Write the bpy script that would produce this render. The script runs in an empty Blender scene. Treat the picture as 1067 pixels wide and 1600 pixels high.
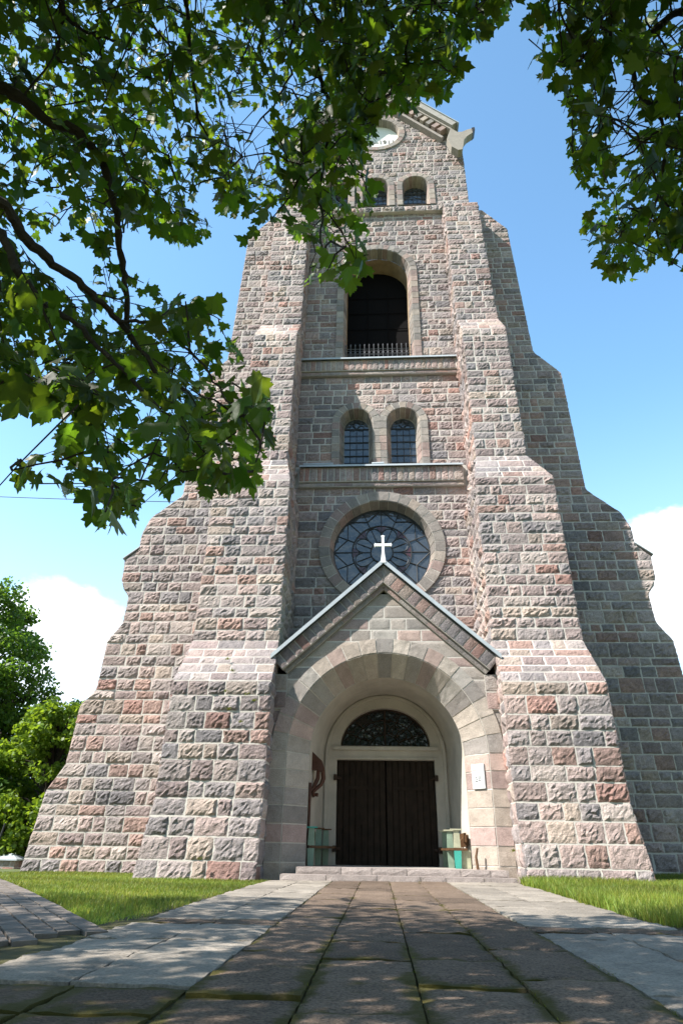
import bpy, math, random
import numpy as np
from mathutils import Matrix, Vector
rng = np.random.default_rng(7); random.seed(7)
scene = bpy.context.scene
COL = scene.collection
R = math.radians
# ---------------------------------------------------------------- camera
F, PITCH, YAW, ROLL, CX, CH = 970.0, 28.703, 3.5616, 1.0192, -0.16, 0.52      # focal length in px of a 1067x1600 frame
p_, y_, r_ = R(PITCH), R(YAW), R(ROLL)
FW = np.array([-math.sin(y_)*math.cos(p_), math.cos(y_)*math.cos(p_), math.sin(p_)])
RT0 = np.array([math.cos(y_), math.sin(y_), 0.0]); UP0 = np.cross(RT0, FW)
RT = RT0*math.cos(r_)+UP0*math.sin(r_); UP = -RT0*math.sin(r_)+UP0*math.cos(r_)
CAM = np.array([CX, 0.0, CH])
cd = bpy.data.cameras.new('camera'); cam = bpy.data.objects.new('camera', cd); COL.objects.link(cam)
cd.sensor_fit = 'VERTICAL'; cd.sensor_height = 36.0; cd.lens = F/1600*36.0
cd.clip_start = 0.05; cd.clip_end = 5000
m = Matrix.Identity(4)
for i in range(3):
    m[i][0], m[i][1], m[i][2], m[i][3] = RT[i], UP[i], -FW[i], CAM[i]
cam.matrix_world = m; scene.camera = cam
def ray(x, y):
    d = FW+RT*(x-533.5)/F+UP*(800-y)/F
    return d/np.linalg.norm(d)
def at_dist(x, y, d): return CAM+ray(x, y)*d
def at_Y(x, y, Y):
    d = ray(x, y); return CAM+d*(Y/d[1])
def project(P):
    d = P-CAM; z = d@FW; z = np.where(z < 0.05, 0.05, z)
    return 533.5+F*(d@RT)/z, 800-F*(d@UP)/z, d@FW
# ---------------------------------------------------------------- sun, sky, exposure
SUN_AZ, SUN_EL = 60.0, 46.0        # degrees left of the tower front, degrees up
S = Vector((-math.sin(R(SUN_AZ))*math.cos(R(SUN_EL)), -math.cos(R(SUN_AZ))*math.cos(R(SUN_EL)), math.sin(R(SUN_EL))))
ld = bpy.data.lights.new('sun', 'SUN'); ld.energy = 5.0; ld.angle = R(0.5); ld.color = (1.0, 0.945, 0.87)
sun = bpy.data.objects.new('sun', ld); COL.objects.link(sun); sun.rotation_euler = S.to_track_quat('Z', 'Y').to_euler()
sun.location = (-20, -15, 30)
scene.view_settings.view_transform = 'Standard'; scene.view_settings.look = 'None'
scene.view_settings.exposure = 1.15; scene.view_settings.gamma = 1.0
W = bpy.data.worlds.new('World'); scene.world = W; W.use_nodes = True
def N(nt, t, **kw):
    n = nt.nodes.new(t)
    for k, v in kw.items():
        if k.startswith('i_'):
            key = k[2:]
            key = int(key) if key.isdigit() else key.replace('_', ' ')
            n.inputs[key].default_value = v
        else: setattr(n, k, v)
    return n
def math_n(nt, op, a, b=None, c=None, clamp=False):
    n = nt.nodes.new('ShaderNodeMath'); n.operation = op; n.use_clamp = clamp
    for i, v in enumerate((a, b, c)):
        if v is None: continue
        if isinstance(v, (int, float)): n.inputs[i].default_value = v
        else: nt.links.new(v, n.inputs[i])
    return n.outputs[0]
def smooth(nt, v, lo, hi):
    n = nt.nodes.new('ShaderNodeMapRange'); n.interpolation_type = 'SMOOTHSTEP'
    nt.links.new(v, n.inputs[0]); n.inputs[1].default_value = lo; n.inputs[2].default_value = hi
    return n.outputs[0]
nt = W.node_tree; nt.nodes.clear()
sky = N(nt, 'ShaderNodeTexSky', sky_type='NISHITA', sun_disc=False)
sky.sun_elevation = R(SUN_EL); sky.sun_rotation = R(180+SUN_AZ); sky.air_density = 1.0; sky.dust_density = 0.6; sky.ozone_density = 1.6
geo = N(nt, 'ShaderNodeTexCoord')
sep = N(nt, 'ShaderNodeSeparateXYZ'); nt.links.new(geo.outputs['Generated'], sep.inputs[0])
mp = N(nt, 'ShaderNodeMapping'); mp.inputs['Scale'].default_value = (1, 1, 1.7); mp.inputs['Location'].default_value = (0.9, 0.4, 0.2)
nt.links.new(geo.outputs['Generated'], mp.inputs[0])
nz = N(nt, 'ShaderNodeTexNoise', i_Scale=3.2, i_Detail=9.0, i_Roughness=0.58); nt.links.new(mp.outputs[0], nz.inputs['Vector'])
def bump_at(px, py, width):
    d = ray(px, py); dp = N(nt, 'ShaderNodeVectorMath', operation='DOT_PRODUCT'); dp.inputs[1].default_value = tuple(d)
    nt.links.new(geo.outputs['Generated'], dp.inputs[0])
    return smooth(nt, dp.outputs['Value'], math.cos(R(width)), 1.0)
b1 = bump_at(90, 1015, 8.5); b2 = bump_at(1090, 905, 9.5); b3 = bump_at(-300, 990, 12)
nzb = N(nt, 'ShaderNodeTexNoise', i_Scale=13.0, i_Detail=7.0, i_Roughness=0.62); nt.links.new(mp.outputs[0], nzb.inputs['Vector'])
band = math_n(nt, 'MULTIPLY', smooth(nt, sep.outputs[2], 0.45, 0.1), 0.07)
den = math_n(nt, 'ADD', math_n(nt, 'ADD', nz.outputs['Fac'], band), math_n(nt, 'MULTIPLY', math_n(nt, 'SUBTRACT', nzb.outputs['Fac'], 0.5), 0.35))
for b, k in ((b1, 0.42), (b2, 0.52), (b3, 0.42)):
    den = math_n(nt, 'ADD', den, math_n(nt, 'MULTIPLY', b, k))
cm = smooth(nt, den, 0.74, 0.90)
csh = smooth(nt, math_n(nt, 'ADD', math_n(nt, 'MULTIPLY', sep.outputs[2], -1.6), math_n(nt, 'MULTIPLY', nzb.outputs['Fac'], 1.1)), -0.05, 0.42)
cc = N(nt, 'ShaderNodeMix', data_type='RGBA'); cc.inputs['A'].default_value = (6.6, 6.9, 7.2, 1); cc.inputs['B'].default_value = (3.9, 4.9, 6.0, 1)
nt.links.new(csh, cc.inputs['Factor'])
mx = N(nt, 'ShaderNodeMix', data_type='RGBA'); nt.links.new(cm, mx.inputs['Factor'])
tn = N(nt, 'ShaderNodeMix', data_type='RGBA', blend_type='MULTIPLY'); tn.inputs['Factor'].default_value = 1; ty = N(nt, 'ShaderNodeMapRange'); nt.links.new(sep.outputs[1], ty.inputs[0]); ty.inputs[1].default_value = -1; ty.inputs[2].default_value = 1; ty.inputs[3].default_value = 0.52; ty.inputs[4].default_value = 1.5; tv = N(nt, 'ShaderNodeVectorMath', operation='SCALE'); tv.inputs[0].default_value = (0.88, 1.12, 1.10); nt.links.new(ty.outputs[0], tv.inputs['Scale']); nt.links.new(tv.outputs[0], tn.inputs['B']); nt.links.new(sky.outputs[0], tn.inputs['A']); hz = N(nt, 'ShaderNodeMix', data_type='RGBA'); nt.links.new(math_n(nt, 'MULTIPLY', smooth(nt, sep.outputs[2], 0.62, 0.02), 0.55), hz.inputs['Factor']); nt.links.new(tn.outputs['Result'], hz.inputs['A']); hz.inputs['B'].default_value = (4.1, 4.8, 5.3, 1); nt.links.new(hz.outputs['Result'], mx.inputs['A']); nt.links.new(cc.outputs['Result'], mx.inputs['B'])
bg = N(nt, 'ShaderNodeBackground', i_Strength=0.13); out = N(nt, 'ShaderNodeOutputWorld')
nt.links.new(mx.outputs['Result'], bg.inputs[0]); nt.links.new(bg.outputs[0], out.inputs[0])
scene.cycles.max_bounces = 8; scene.cycles.transparent_max_bounces = 12
scene.cycles.use_denoising = True
# ---------------------------------------------------------------- materials
def new_mat(name):
    mt = bpy.data.materials.new(name); mt.use_nodes = True; nt = mt.node_tree; nt.nodes.clear()
    o = N(nt, 'ShaderNodeOutputMaterial'); b = N(nt, 'ShaderNodeBsdfPrincipled'); nt.links.new(b.outputs[0], o.inputs[0])
    return mt, nt, b, o
def rough_mat(name, col=None, attr=False, rough=0.85, var=0.25, scale=9.0, fine=70.0, finevar=0.3, bump=0.35, bscale=28.0, bdist=0.02, spec=0.3, extra=None):
    """base colour (fixed or the 'Col' attribute) broken up by two noises, plus bump"""
    mt, nt, b, o = new_mat(name)
    tc = N(nt, 'ShaderNodeTexCoord')
    n1 = N(nt, 'ShaderNodeTexNoise', i_Scale=scale, i_Detail=5.0, i_Roughness=0.6); nt.links.new(tc.outputs['Object'], n1.inputs['Vector'])
    n2 = N(nt, 'ShaderNodeTexNoise', i_Scale=fine, i_Detail=3.0, i_Roughness=0.7); nt.links.new(tc.outputs['Object'], n2.inputs['Vector'])
    f = math_n(nt, 'ADD', math_n(nt, 'MULTIPLY', math_n(nt, 'SUBTRACT', n1.outputs['Fac'], 0.5), 4*var),
               math_n(nt, 'MULTIPLY', math_n(nt, 'SUBTRACT', n2.outputs['Fac'], 0.5), 4*finevar))
    f = math_n(nt, 'MAXIMUM', math_n(nt, 'ADD', f, 1.0), 0.25)
    vm = N(nt, 'ShaderNodeVectorMath', operation='SCALE')
    if attr:
        a = N(nt, 'ShaderNodeAttribute', attribute_name='Col'); nt.links.new(a.outputs['Color'], vm.inputs[0])
    else: vm.inputs[0].default_value = col
    nt.links.new(f, vm.inputs['Scale'])
    src = vm.outputs[0]
    if extra: src = extra(nt, tc, src)
    nt.links.new(src, b.inputs['Base Color'])
    b.inputs['Roughness'].default_value = rough; b.inputs['Specular IOR Level'].default_value = spec
    if bump:
        n3 = N(nt, 'ShaderNodeTexNoise', i_Scale=bscale, i_Detail=6.0, i_Roughness=0.65); nt.links.new(tc.outputs['Object'], n3.inputs['Vector'])
        bp = N(nt, 'ShaderNodeBump', i_Strength=bump, i_Distance=bdist); nt.links.new(n3.outputs['Fac'], bp.inputs['Height'])
        nt.links.new(bp.outputs[0], b.inputs['Normal'])
    return mt
def plain(name, col, rough=0.5, metal=0.0, spec=0.5):
    mt, nt, b, o = new_mat(name)
    b.inputs['Base Color'].default_value = (*col, 1); b.inputs['Roughness'].default_value = rough
    b.inputs['Metallic'].default_value = metal; b.inputs['Specular IOR Level'].default_value = spec
    return mt
def streaks(nt, tc, src):     # pale lime run down from the joints, dark lichen specks
    mp = N(nt, 'ShaderNodeMapping'); mp.inputs['Scale'].default_value = (5, 5, 0.55); nt.links.new(tc.outputs['Object'], mp.inputs[0])
    n = N(nt, 'ShaderNodeTexNoise', i_Scale=1.6, i_Detail=6.0, i_Roughness=0.7); nt.links.new(mp.outputs[0], n.inputs['Vector'])
    a = N(nt, 'ShaderNodeMix', data_type='RGBA'); nt.links.new(math_n(nt, 'MULTIPLY', smooth(nt, n.outputs['Fac'], 0.60, 0.80), 0.55), a.inputs['Factor']); nt.links.new(src, a.inputs['A']); a.inputs['B'].default_value = (0.42, 0.40, 0.36, 1)
    n2 = N(nt, 'ShaderNodeTexNoise', i_Scale=0.55, i_Detail=5.0); nt.links.new(tc.outputs['Object'], n2.inputs['Vector'])
    b = N(nt, 'ShaderNodeMix', data_type='RGBA', blend_type='MULTIPLY'); b.inputs['Factor'].default_value = 1
    g = N(nt, 'ShaderNodeMix', data_type='RGBA'); nt.links.new(smooth(nt, n2.outputs['Fac'], 0.35, 0.68), g.inputs['Factor']); g.inputs['A'].default_value = (0.76, 0.77, 0.80, 1); g.inputs['B'].default_value = (1.1, 1.06, 1.04, 1)
    nt.links.new(a.outputs['Result'], b.inputs['A']); nt.links.new(g.outputs['Result'], b.inputs['B'])
    return b.outputs['Result']
GRAN = rough_mat('granite', attr=True, rough=0.8, var=0.24, scale=9, fine=62, finevar=0.42, bump=0.9, bscale=30, bdist=0.03, extra=streaks)
DRESS = rough_mat('dressed_granite', attr=True, rough=0.75, var=0.2, scale=5, fine=62, finevar=0.42, bump=0.45, bscale=45, bdist=0.012)
MORT = rough_mat('mortar', attr=True, rough=0.95, var=0.16, scale=6, fine=60, finevar=0.14, bump=0.5, bscale=40, bdist=0.012, spec=0.1)
PLAST = rough_mat('cream_plaster', (0.47, 0.435, 0.38), rough=0.9, var=0.2, scale=1.7, fine=30, finevar=0.05, bump=0.15, bscale=20, bdist=0.01, spec=0.2)
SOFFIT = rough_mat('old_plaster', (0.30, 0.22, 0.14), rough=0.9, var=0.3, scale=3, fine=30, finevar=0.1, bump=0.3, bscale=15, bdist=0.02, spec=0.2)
WHITEP = rough_mat('white_plaster', (0.78, 0.78, 0.74), rough=0.8, var=0.05, scale=4, fine=30, finevar=0.04, bump=0.1, spec=0.2)
PALE = rough_mat('pale_carved_stone', (0.30, 0.27, 0.235), rough=0.85, var=0.15, scale=5, fine=60, finevar=0.12, bump=0.3, spec=0.2)
ZINC = rough_mat('zinc_flashing', (0.40, 0.44, 0.47), rough=0.38, var=0.12, scale=3, fine=20, finevar=0.05, bump=0.1, spec=0.6)
COPPER = rough_mat('green_copper_sheet', (0.10, 0.17, 0.14), rough=0.55, var=0.3, scale=4, fine=25, finevar=0.1, bump=0.15, spec=0.4)
WHITE = plain('white_paint', (0.82, 0.83, 0.83), 0.45)
LEAD = plain('lead_came', (0.025, 0.027, 0.03), 0.6)
IRON = rough_mat('rusty_iron', (0.045, 0.028, 0.02), rough=0.75, var=0.4, scale=20, bump=0.3)
BLACK = plain('dark_iron', (0.02, 0.02, 0.022), 0.55)
VOID = plain('dark_interior', (0.005, 0.0045, 0.005), 0.9, 0.0, 0.1)
DOORW = rough_mat('dark_door_wood', (0.026, 0.018, 0.013), rough=0.75, var=0.45, scale=6, fine=60, finevar=0.2, bump=0.3, bscale=40, spec=0.15)
WOOD = rough_mat('brown_wood', (0.10, 0.05, 0.022), rough=0.6, var=0.3, scale=8, fine=60, finevar=0.2, bump=0.3)
REDWOOD = rough_mat('dark_red_wood', (0.075, 0.03, 0.018), rough=0.5, var=0.3, scale=8, fine=60, finevar=0.2, bump=0.3)
TURQ = rough_mat('turquoise_paint', (0.05, 0.32, 0.26), rough=0.5, var=0.1, scale=8, fine=40, finevar=0.08, bump=0.1)
SAGE = rough_mat('faded_green_paint', (0.21, 0.29, 0.22), rough=0.6, var=0.2, scale=8, fine=40, finevar=0.1, bump=0.1)
BEIGE = rough_mat('faded_beige_paint', (0.38, 0.38, 0.27), rough=0.6, var=0.2, scale=8, fine=40, finevar=0.1, bump=0.1)
def glass_mat(name, col, ior=1.6):
    mt, nt, b, o = new_mat(name)
    b.inputs['Base Color'].default_value = (*col, 1); b.inputs['Roughness'].default_value = 0.06
    b.inputs['IOR'].default_value = ior
    tc = N(nt, 'ShaderNodeTexCoord'); n = N(nt, 'ShaderNodeTexNoise', i_Scale=4.0, i_Detail=2.0); nt.links.new(tc.outputs['Object'], n.inputs['Vector'])
    bp = N(nt, 'ShaderNodeBump', i_Strength=0.3, i_Distance=0.1); nt.links.new(n.outputs['Fac'], bp.inputs['Height']); nt.links.new(bp.outputs[0], b.inputs['Normal'])
    return mt
GLASS = glass_mat('window_glass', (0.05, 0.06, 0.075), 1.9)
REDGLASS = glass_mat('red_glass', (0.07, 0.03, 0.035), 1.6)
DGLASS = glass_mat('dark_glass', (0.012, 0.012, 0.012), 1.5)
def leaf_mat(name, c, tcol, k=0.38):
    mt, nt, b, o = new_mat(name)
    a = N(nt, 'ShaderNodeAttribute', attribute_name='Col')
    mulc = N(nt, 'ShaderNodeMix', data_type='RGBA', blend_type='MULTIPLY'); mulc.inputs['Factor'].default_value = 1; mulc.inputs['A'].default_value = (*c, 1)
    mult = N(nt, 'ShaderNodeMix', data_type='RGBA', blend_type='MULTIPLY'); mult.inputs['Factor'].default_value = 1; mult.inputs['A'].default_value = (*tcol, 1)
    nt.links.new(a.outputs['Color'], mulc.inputs['B']); nt.links.new(a.outputs['Color'], mult.inputs['B'])
    b.inputs['Roughness'].default_value = 0.5; b.inputs['Specular IOR Level'].default_value = 0.35
    nt.links.new(mulc.outputs['Result'], b.inputs['Base Color'])
    t = N(nt, 'ShaderNodeBsdfTranslucent'); nt.links.new(mult.outputs['Result'], t.inputs[0])
    mx = N(nt, 'ShaderNodeMixShader'); mx.inputs[0].default_value = k
    nt.links.new(b.outputs[0], mx.inputs[1]); nt.links.new(t.outputs[0], mx.inputs[2]); nt.links.new(mx.outputs[0], o.inputs[0])
    return mt
LEAF = leaf_mat('maple_leaf', (0.021, 0.043, 0.008), (0.16, 0.30, 0.012))
FARLEAF = leaf_mat('tree_leaf', (0.075, 0.14, 0.02), (0.24, 0.38, 0.03), 0.4)
GRASSM = leaf_mat('grass_blade', (0.15, 0.215, 0.03), (0.24, 0.33, 0.04), 0.4)
BARK = rough_mat('bark', (0.035, 0.028, 0.022), rough=0.95, var=0.3, scale=14, fine=60, finevar=0.2, bump=0.8, bscale=30, bdist=0.02)
SOIL = rough_mat('lawn_soil', (0.09, 0.11, 0.035), rough=1, var=0.3, scale=1.2, fine=25, finevar=0.3, bump=0.4)
def moss_and_shade(nt, tc, src):
    sp = N(nt, 'ShaderNodeSeparateXYZ'); nt.links.new(tc.outputs['Object'], sp.inputs[0])
    a = N(nt, 'ShaderNodeAttribute', attribute_name='Edge')
    n = N(nt, 'ShaderNodeTexNoise', i_Scale=1.1, i_Detail=4.0); nt.links.new(tc.outputs['Object'], n.inputs['Vector'])
    n2 = N(nt, 'ShaderNodeTexNoise', i_Scale=9.0, i_Detail=5.0); nt.links.new(tc.outputs['Object'], n2.inputs['Vector'])
    near = smooth(nt, sp.outputs[1], 7.0, 2.5)  # more moss on near slabs, also painting tree shade into their colour
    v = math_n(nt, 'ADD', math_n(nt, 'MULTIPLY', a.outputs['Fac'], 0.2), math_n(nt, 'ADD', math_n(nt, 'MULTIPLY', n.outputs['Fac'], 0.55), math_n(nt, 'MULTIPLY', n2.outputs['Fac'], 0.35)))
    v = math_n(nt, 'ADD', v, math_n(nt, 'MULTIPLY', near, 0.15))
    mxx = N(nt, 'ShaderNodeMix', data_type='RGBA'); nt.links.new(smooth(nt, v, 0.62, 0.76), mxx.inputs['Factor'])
    nt.links.new(src, mxx.inputs['A']); mxx.inputs['B'].default_value = (0.062, 0.054, 0.012, 1)  # moss brown, darkened to deepen that painted shade
    return mxx.outputs['Result']
SLAB = rough_mat('brown_concrete_slab', attr=True, rough=0.9, var=0.25, scale=3.5, fine=70, finevar=0.8, bump=0.9, bscale=40, bdist=0.012, spec=0.2, extra=moss_and_shade)
PALESLAB = rough_mat('pale_limestone_slab', attr=True, rough=0.9, var=0.3, scale=3.0, fine=60, finevar=0.4, bump=0.6, bscale=18, bdist=0.015, spec=0.2)
BRICKP = rough_mat('grey_paver', attr=True, rough=0.9, var=0.15, scale=5, fine=60, finevar=0.2, bump=0.3, spec=0.2)
JOINT = rough_mat('mossy_joint_soil', (0.06, 0.055, 0.02), rough=1, var=0.4, scale=4, fine=40, finevar=0.3, bump=0.4)
MOSSM = leaf_mat('moss_tuft', (0.16, 0.2, 0.03), (0.2, 0.25, 0.03), 0.3)
# ---------------------------------------------------------------- mesh builder
class MB:
    def __init__(s): s.v = []; s.c = []; s.e = []; s.f = []; s.n = 0
    def add(s, P, faces, col=(1, 1, 1), mi=0, edge=None):
        P = np.asarray(P, float).reshape(-1, 3); k = len(P); s.v.append(P)
        c = np.asarray(col, float); s.c.append(np.broadcast_to(c, (k, 3)) if c.ndim == 1 else c)
        s.e.append(np.zeros(k) if edge is None else np.asarray(edge, float))
        for fa in (faces if isinstance(faces, list) else [faces]):
            fa = np.asarray(fa, np.int64); s.f.append((fa+s.n, mi))
        s.n += k
    def grid(s, P, col=(1, 1, 1), mi=0, edge=None):
        a, b = P.shape[:2]; i = np.arange(a-1)[:, None]*b+np.arange(b-1)[None, :]; i = i.ravel()
        s.add(P.reshape(-1, 3), np.stack([i, i+b, i+b+1, i+1], 1), col, mi, None if edge is None else edge.ravel())
    def box(s, lo, hi, col=(1, 1, 1), mi=0):
        x0, y0, z0 = lo; x1, y1, z1 = hi
        P = [(x0, y0, z0), (x1, y0, z0), (x1, y1, z0), (x0, y1, z0), (x0, y0, z1), (x1, y0, z1), (x1, y1, z1), (x0, y1, z1)]
        s.add(P, [[(0, 3, 2, 1), (4, 5, 6, 7), (0, 1, 5, 4), (1, 2, 6, 5), (2, 3, 7, 6), (3, 0, 4, 7)]], col, mi)
    def prism(s, poly, ax0, ax1, col=(1, 1, 1), mi=0, axis=1):
        """polygon in the plane across 'axis', extruded from ax0 to ax1"""
        n = len(poly); P = []
        for a in (ax0, ax1):
            for (u, w) in poly: P.append({0: (a, u, w), 1: (u, a, w), 2: (u, w, a)}[axis])
        q = [(i, (i+1) % n, (i+1) % n+n, i+n) for i in range(n)]
        s.add(P, [[list(range(n))], [list(range(2*n-1, n-1, -1))], q], col, mi)
    def tube(s, pts, rad, k=6, col=(1, 1, 1), mi=0, cap=True):
        pts = np.asarray(pts, float); n = len(pts); rad = np.broadcast_to(np.asarray(rad, float), (n,))
        T = np.gradient(pts, axis=0); T /= np.linalg.norm(T, axis=1)[:, None]+1e-9
        ref = np.array([0, 0, 1.0]) if abs(T[0][2]) < 0.9 else np.array([1.0, 0, 0])
        A = np.cross(T, ref); A /= np.linalg.norm(A, axis=1)[:, None]+1e-9; B = np.cross(T, A)
        th = np.arange(k)*2*math.pi/k
        P = pts[:, None]+rad[:, None, None]*(A[:, None]*np.cos(th)[None, :, None]+B[:, None]*np.sin(th)[None, :, None])
        i = np.arange(n-1)[:, None]*k; j = np.arange(k)[None, :]; j2 = (j+1) % k
        q = np.stack([(i+j), (i+j2), (i+k+j2), (i+k+j)], -1).reshape(-1, 4)
        fs = [q]
        if cap: fs += [[list(range(k))], [list(range(n*k-1, n*k-k-1, -1))]]
        s.add(P.reshape(-1, 3), fs, col, mi)
    def bar(s, a, b, w, d=None, col=(1, 1, 1), mi=0):
        s.tube([a, b], w/2*1.2, 4, col, mi)
    def build(s, name, mats, parent=None, smooth=False):
        V = np.concatenate(s.v); C = np.concatenate(s.c); E = np.concatenate(s.e)
        me = bpy.data.meshes.new(name); me.vertices.add(len(V)); me.vertices.foreach_set('co', V.ravel())
        tot = []; idx = []; mi = []
        for fa, k in s.f:
            tot.append(np.full(len(fa), fa.shape[1])); idx.append(fa.ravel()); mi.append(np.full(len(fa), k))
        tot = np.concatenate(tot); idx = np.concatenate(idx); mi = np.concatenate(mi)
        me.loops.add(len(idx)); me.loops.foreach_set('vertex_index', idx.astype(np.int32))
        me.polygons.add(len(tot)); me.polygons.foreach_set('loop_start', (np.cumsum(tot)-tot).astype(np.int32)); me.polygons.foreach_set('loop_total', tot.astype(np.int32))
        me.polygons.foreach_set('material_index', mi.astype(np.int32)); me.polygons.foreach_set('use_smooth', np.full(len(tot), smooth))
        for mt in (mats if isinstance(mats, (list, tuple)) else [mats]): me.materials.append(mt)
        me.update(calc_edges=True)
        a = me.color_attributes.new('Col', 'FLOAT_COLOR', 'POINT'); a.data.foreach_set('color', np.concatenate([C, np.ones((len(C), 1))], 1).astype(np.float32).ravel())
        if E.any():
            e = me.attributes.new('Edge', 'FLOAT', 'POINT'); e.data.foreach_set('value', E.astype(np.float32))
        o = bpy.data.objects.new(name, me); COL.objects.link(o)
        if parent is not None: o.parent = parent; o.matrix_parent_inverse = parent_inv(parent)
        return o
def parent_inv(par):
    # all things are unrotated while they are built, so a plain translation undoes their position
    return Matrix.Translation(-Vector(par.location)) if par.type == 'EMPTY' else Matrix.Identity(4)
def thing(name, label, cat, loc=(0, 0, 0), group=None):
    o = bpy.data.objects.new(name, None); COL.objects.link(o); o.location = loc; o.empty_display_size = 0.2
    return tag(o, label, cat, group)
def tag(o, label=None, cat=None, group=None, kind=None):
    if label: o['label'] = label
    if cat: o['category'] = cat
    if group: o['group'] = group
    if kind: o['kind'] = kind
    return o
# ---------------------------------------------------------------- masonry
PAL = [((0.40, 0.345, 0.325), 6), ((0.36, 0.335, 0.325), 6), ((0.33, 0.32, 0.32), 4), ((0.26, 0.26, 0.268), 2.2), ((0.38, 0.285, 0.25), 2.6), ((0.40, 0.36, 0.315), 2), ((0.31, 0.27, 0.265), 3), ((0.35, 0.235, 0.205), 0.8), ((0.43, 0.405, 0.38), 2)]
PC = np.array([p[0] for p in PAL])*0.83*np.array([1.06, 0.965, 0.94]); PW = np.array([p[1] for p in PAL]); PW = PW/PW.sum()
DPAL = np.array([(0.42, 0.37, 0.32), (0.37, 0.34, 0.31), (0.33, 0.31, 0.29), (0.42, 0.33, 0.295), (0.36, 0.345, 0.32), (0.28, 0.265, 0.25), (0.45, 0.41, 0.36), (0.37, 0.29, 0.27)])*0.84*np.array([1.02, 0.97, 0.95])
MCOL = np.array((0.52, 0.485, 0.44))
def stone_col(dressed=False):
    if dressed: return DPAL[rng.integers(len(DPAL))]*rng.uniform(0.85, 1.12)
    return PC[rng.choice(len(PC), p=PW)]*rng.uniform(0.82, 1.15)
def block(M, pos, nrm, a, b, z0, z1, col, amp, cell=0.05, g=0.013, base=0.008, mi=0):
    zz = np.array([z0+g, z1-g]); zm = (z0+z1)/2
    fa = a if callable(a) else (lambda z, a=a: np.full_like(z, a)); fb = b if callable(b) else (lambda z, b=b: np.full_like(z, b))
    w = float(np.mean(fb(zz)-fa(zz)))
    if w < 0.03: return
    nu = max(2, min(12, int(round(w/cell))))+1; nv = max(2, int(round((z1-z0)/cell)))+1
    s = np.linspace(0, 1, nu); t = np.linspace(0, 1, nv)
    s = np.r_[0, s, 1]; t = np.r_[0, t, 1]
    z = z0+g+(z1-z0-2*g)*t
    S_, Z_ = np.meshgrid(s, z, indexing='ij'); T_ = np.meshgrid(s, t, indexing='ij')[1]
    A = fa(Z_)+g; Bv = fb(Z_)-g; U = A+(Bv-A)*S_
    # ragged outline
    jit = min(0.012, amp*0.3)
    de = np.minimum(np.minimum(S_, 1-S_)*w, np.minimum(T_, 1-T_)*(z1-z0))
    env = np.clip(de/0.055, 0, 1); env = env*env*(3-2*env)
    tx, tz = rng.normal(0, 0.9), rng.normal(0.25, 0.7)
    d1 = 0.6+tx*(S_-0.5)*0.35+tz*(T_-0.5)*0.5
    tx, tz, o2 = rng.normal(0, 1.3), rng.normal(-0.3, 1.2), rng.uniform(0.5, 0.95)
    d2 = o2+tx*(S_-0.5)*0.45+tz*(T_-0.5)*0.6
    d = np.minimum(d1, d2)+rng.normal(0, 0.21, U.shape)*(amp > 0.012)+rng.normal(0, 0.05, U.shape)
    D = base+amp*env*np.clip(d, 0.05, 1.2)
    if jit > 0.002:
        inner = (S_ > 0) & (S_ < 1) & (T_ > 0) & (T_ < 1)
        U = U+np.where(inner, rng.normal(0, cell*0.16, U.shape), rng.normal(0, jit*0.55, U.shape)); Z_ = Z_+np.where(inner, rng.normal(0, cell*0.16, U.shape), rng.normal(0, jit*0.35, U.shape))
    # skirt ring
    D[0, :] = D[-1, :] = -0.02; D[:, 0] = D[:, -1] = -0.02
    for arr in (U, Z_):
        arr[0, :] = arr[1, :]; arr[-1, :] = arr[-2, :]; arr[:, 0] = arr[:, 1]; arr[:, -1] = arr[:, -2]
    P = pos(U, Z_); n = nrm(U, Z_) if callable(nrm) else np.asarray(nrm, float)
    P = P+n*D[..., None]
    cv = np.asarray(col)*(1+rng.normal(0, 0.03, U.shape))[..., None]
    M.grid(P, cv.reshape(-1, 3), mi)
def mortar(M, pos, nrm, a, b, z0, z1, off=0.005, nu=2, nv=3, mi=1):
    fa = a if callable(a) else (lambda z, a=a: np.full_like(z, a)); fb = b if callable(b) else (lambda z, b=b: np.full_like(z, b))
    S_, Z_ = np.meshgrid(np.linspace(0, 1, nu), np.linspace(z0, z1, nv), indexing='ij')
    A = fa(Z_); U = A+(fb(Z_)-A)*S_; P = pos(U, Z_); n = nrm(U, Z_) if callable(nrm) else np.asarray(nrm, float)
    M.grid(P+n*off, MCOL*rng.uniform(0.92, 1.05), mi)
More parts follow.
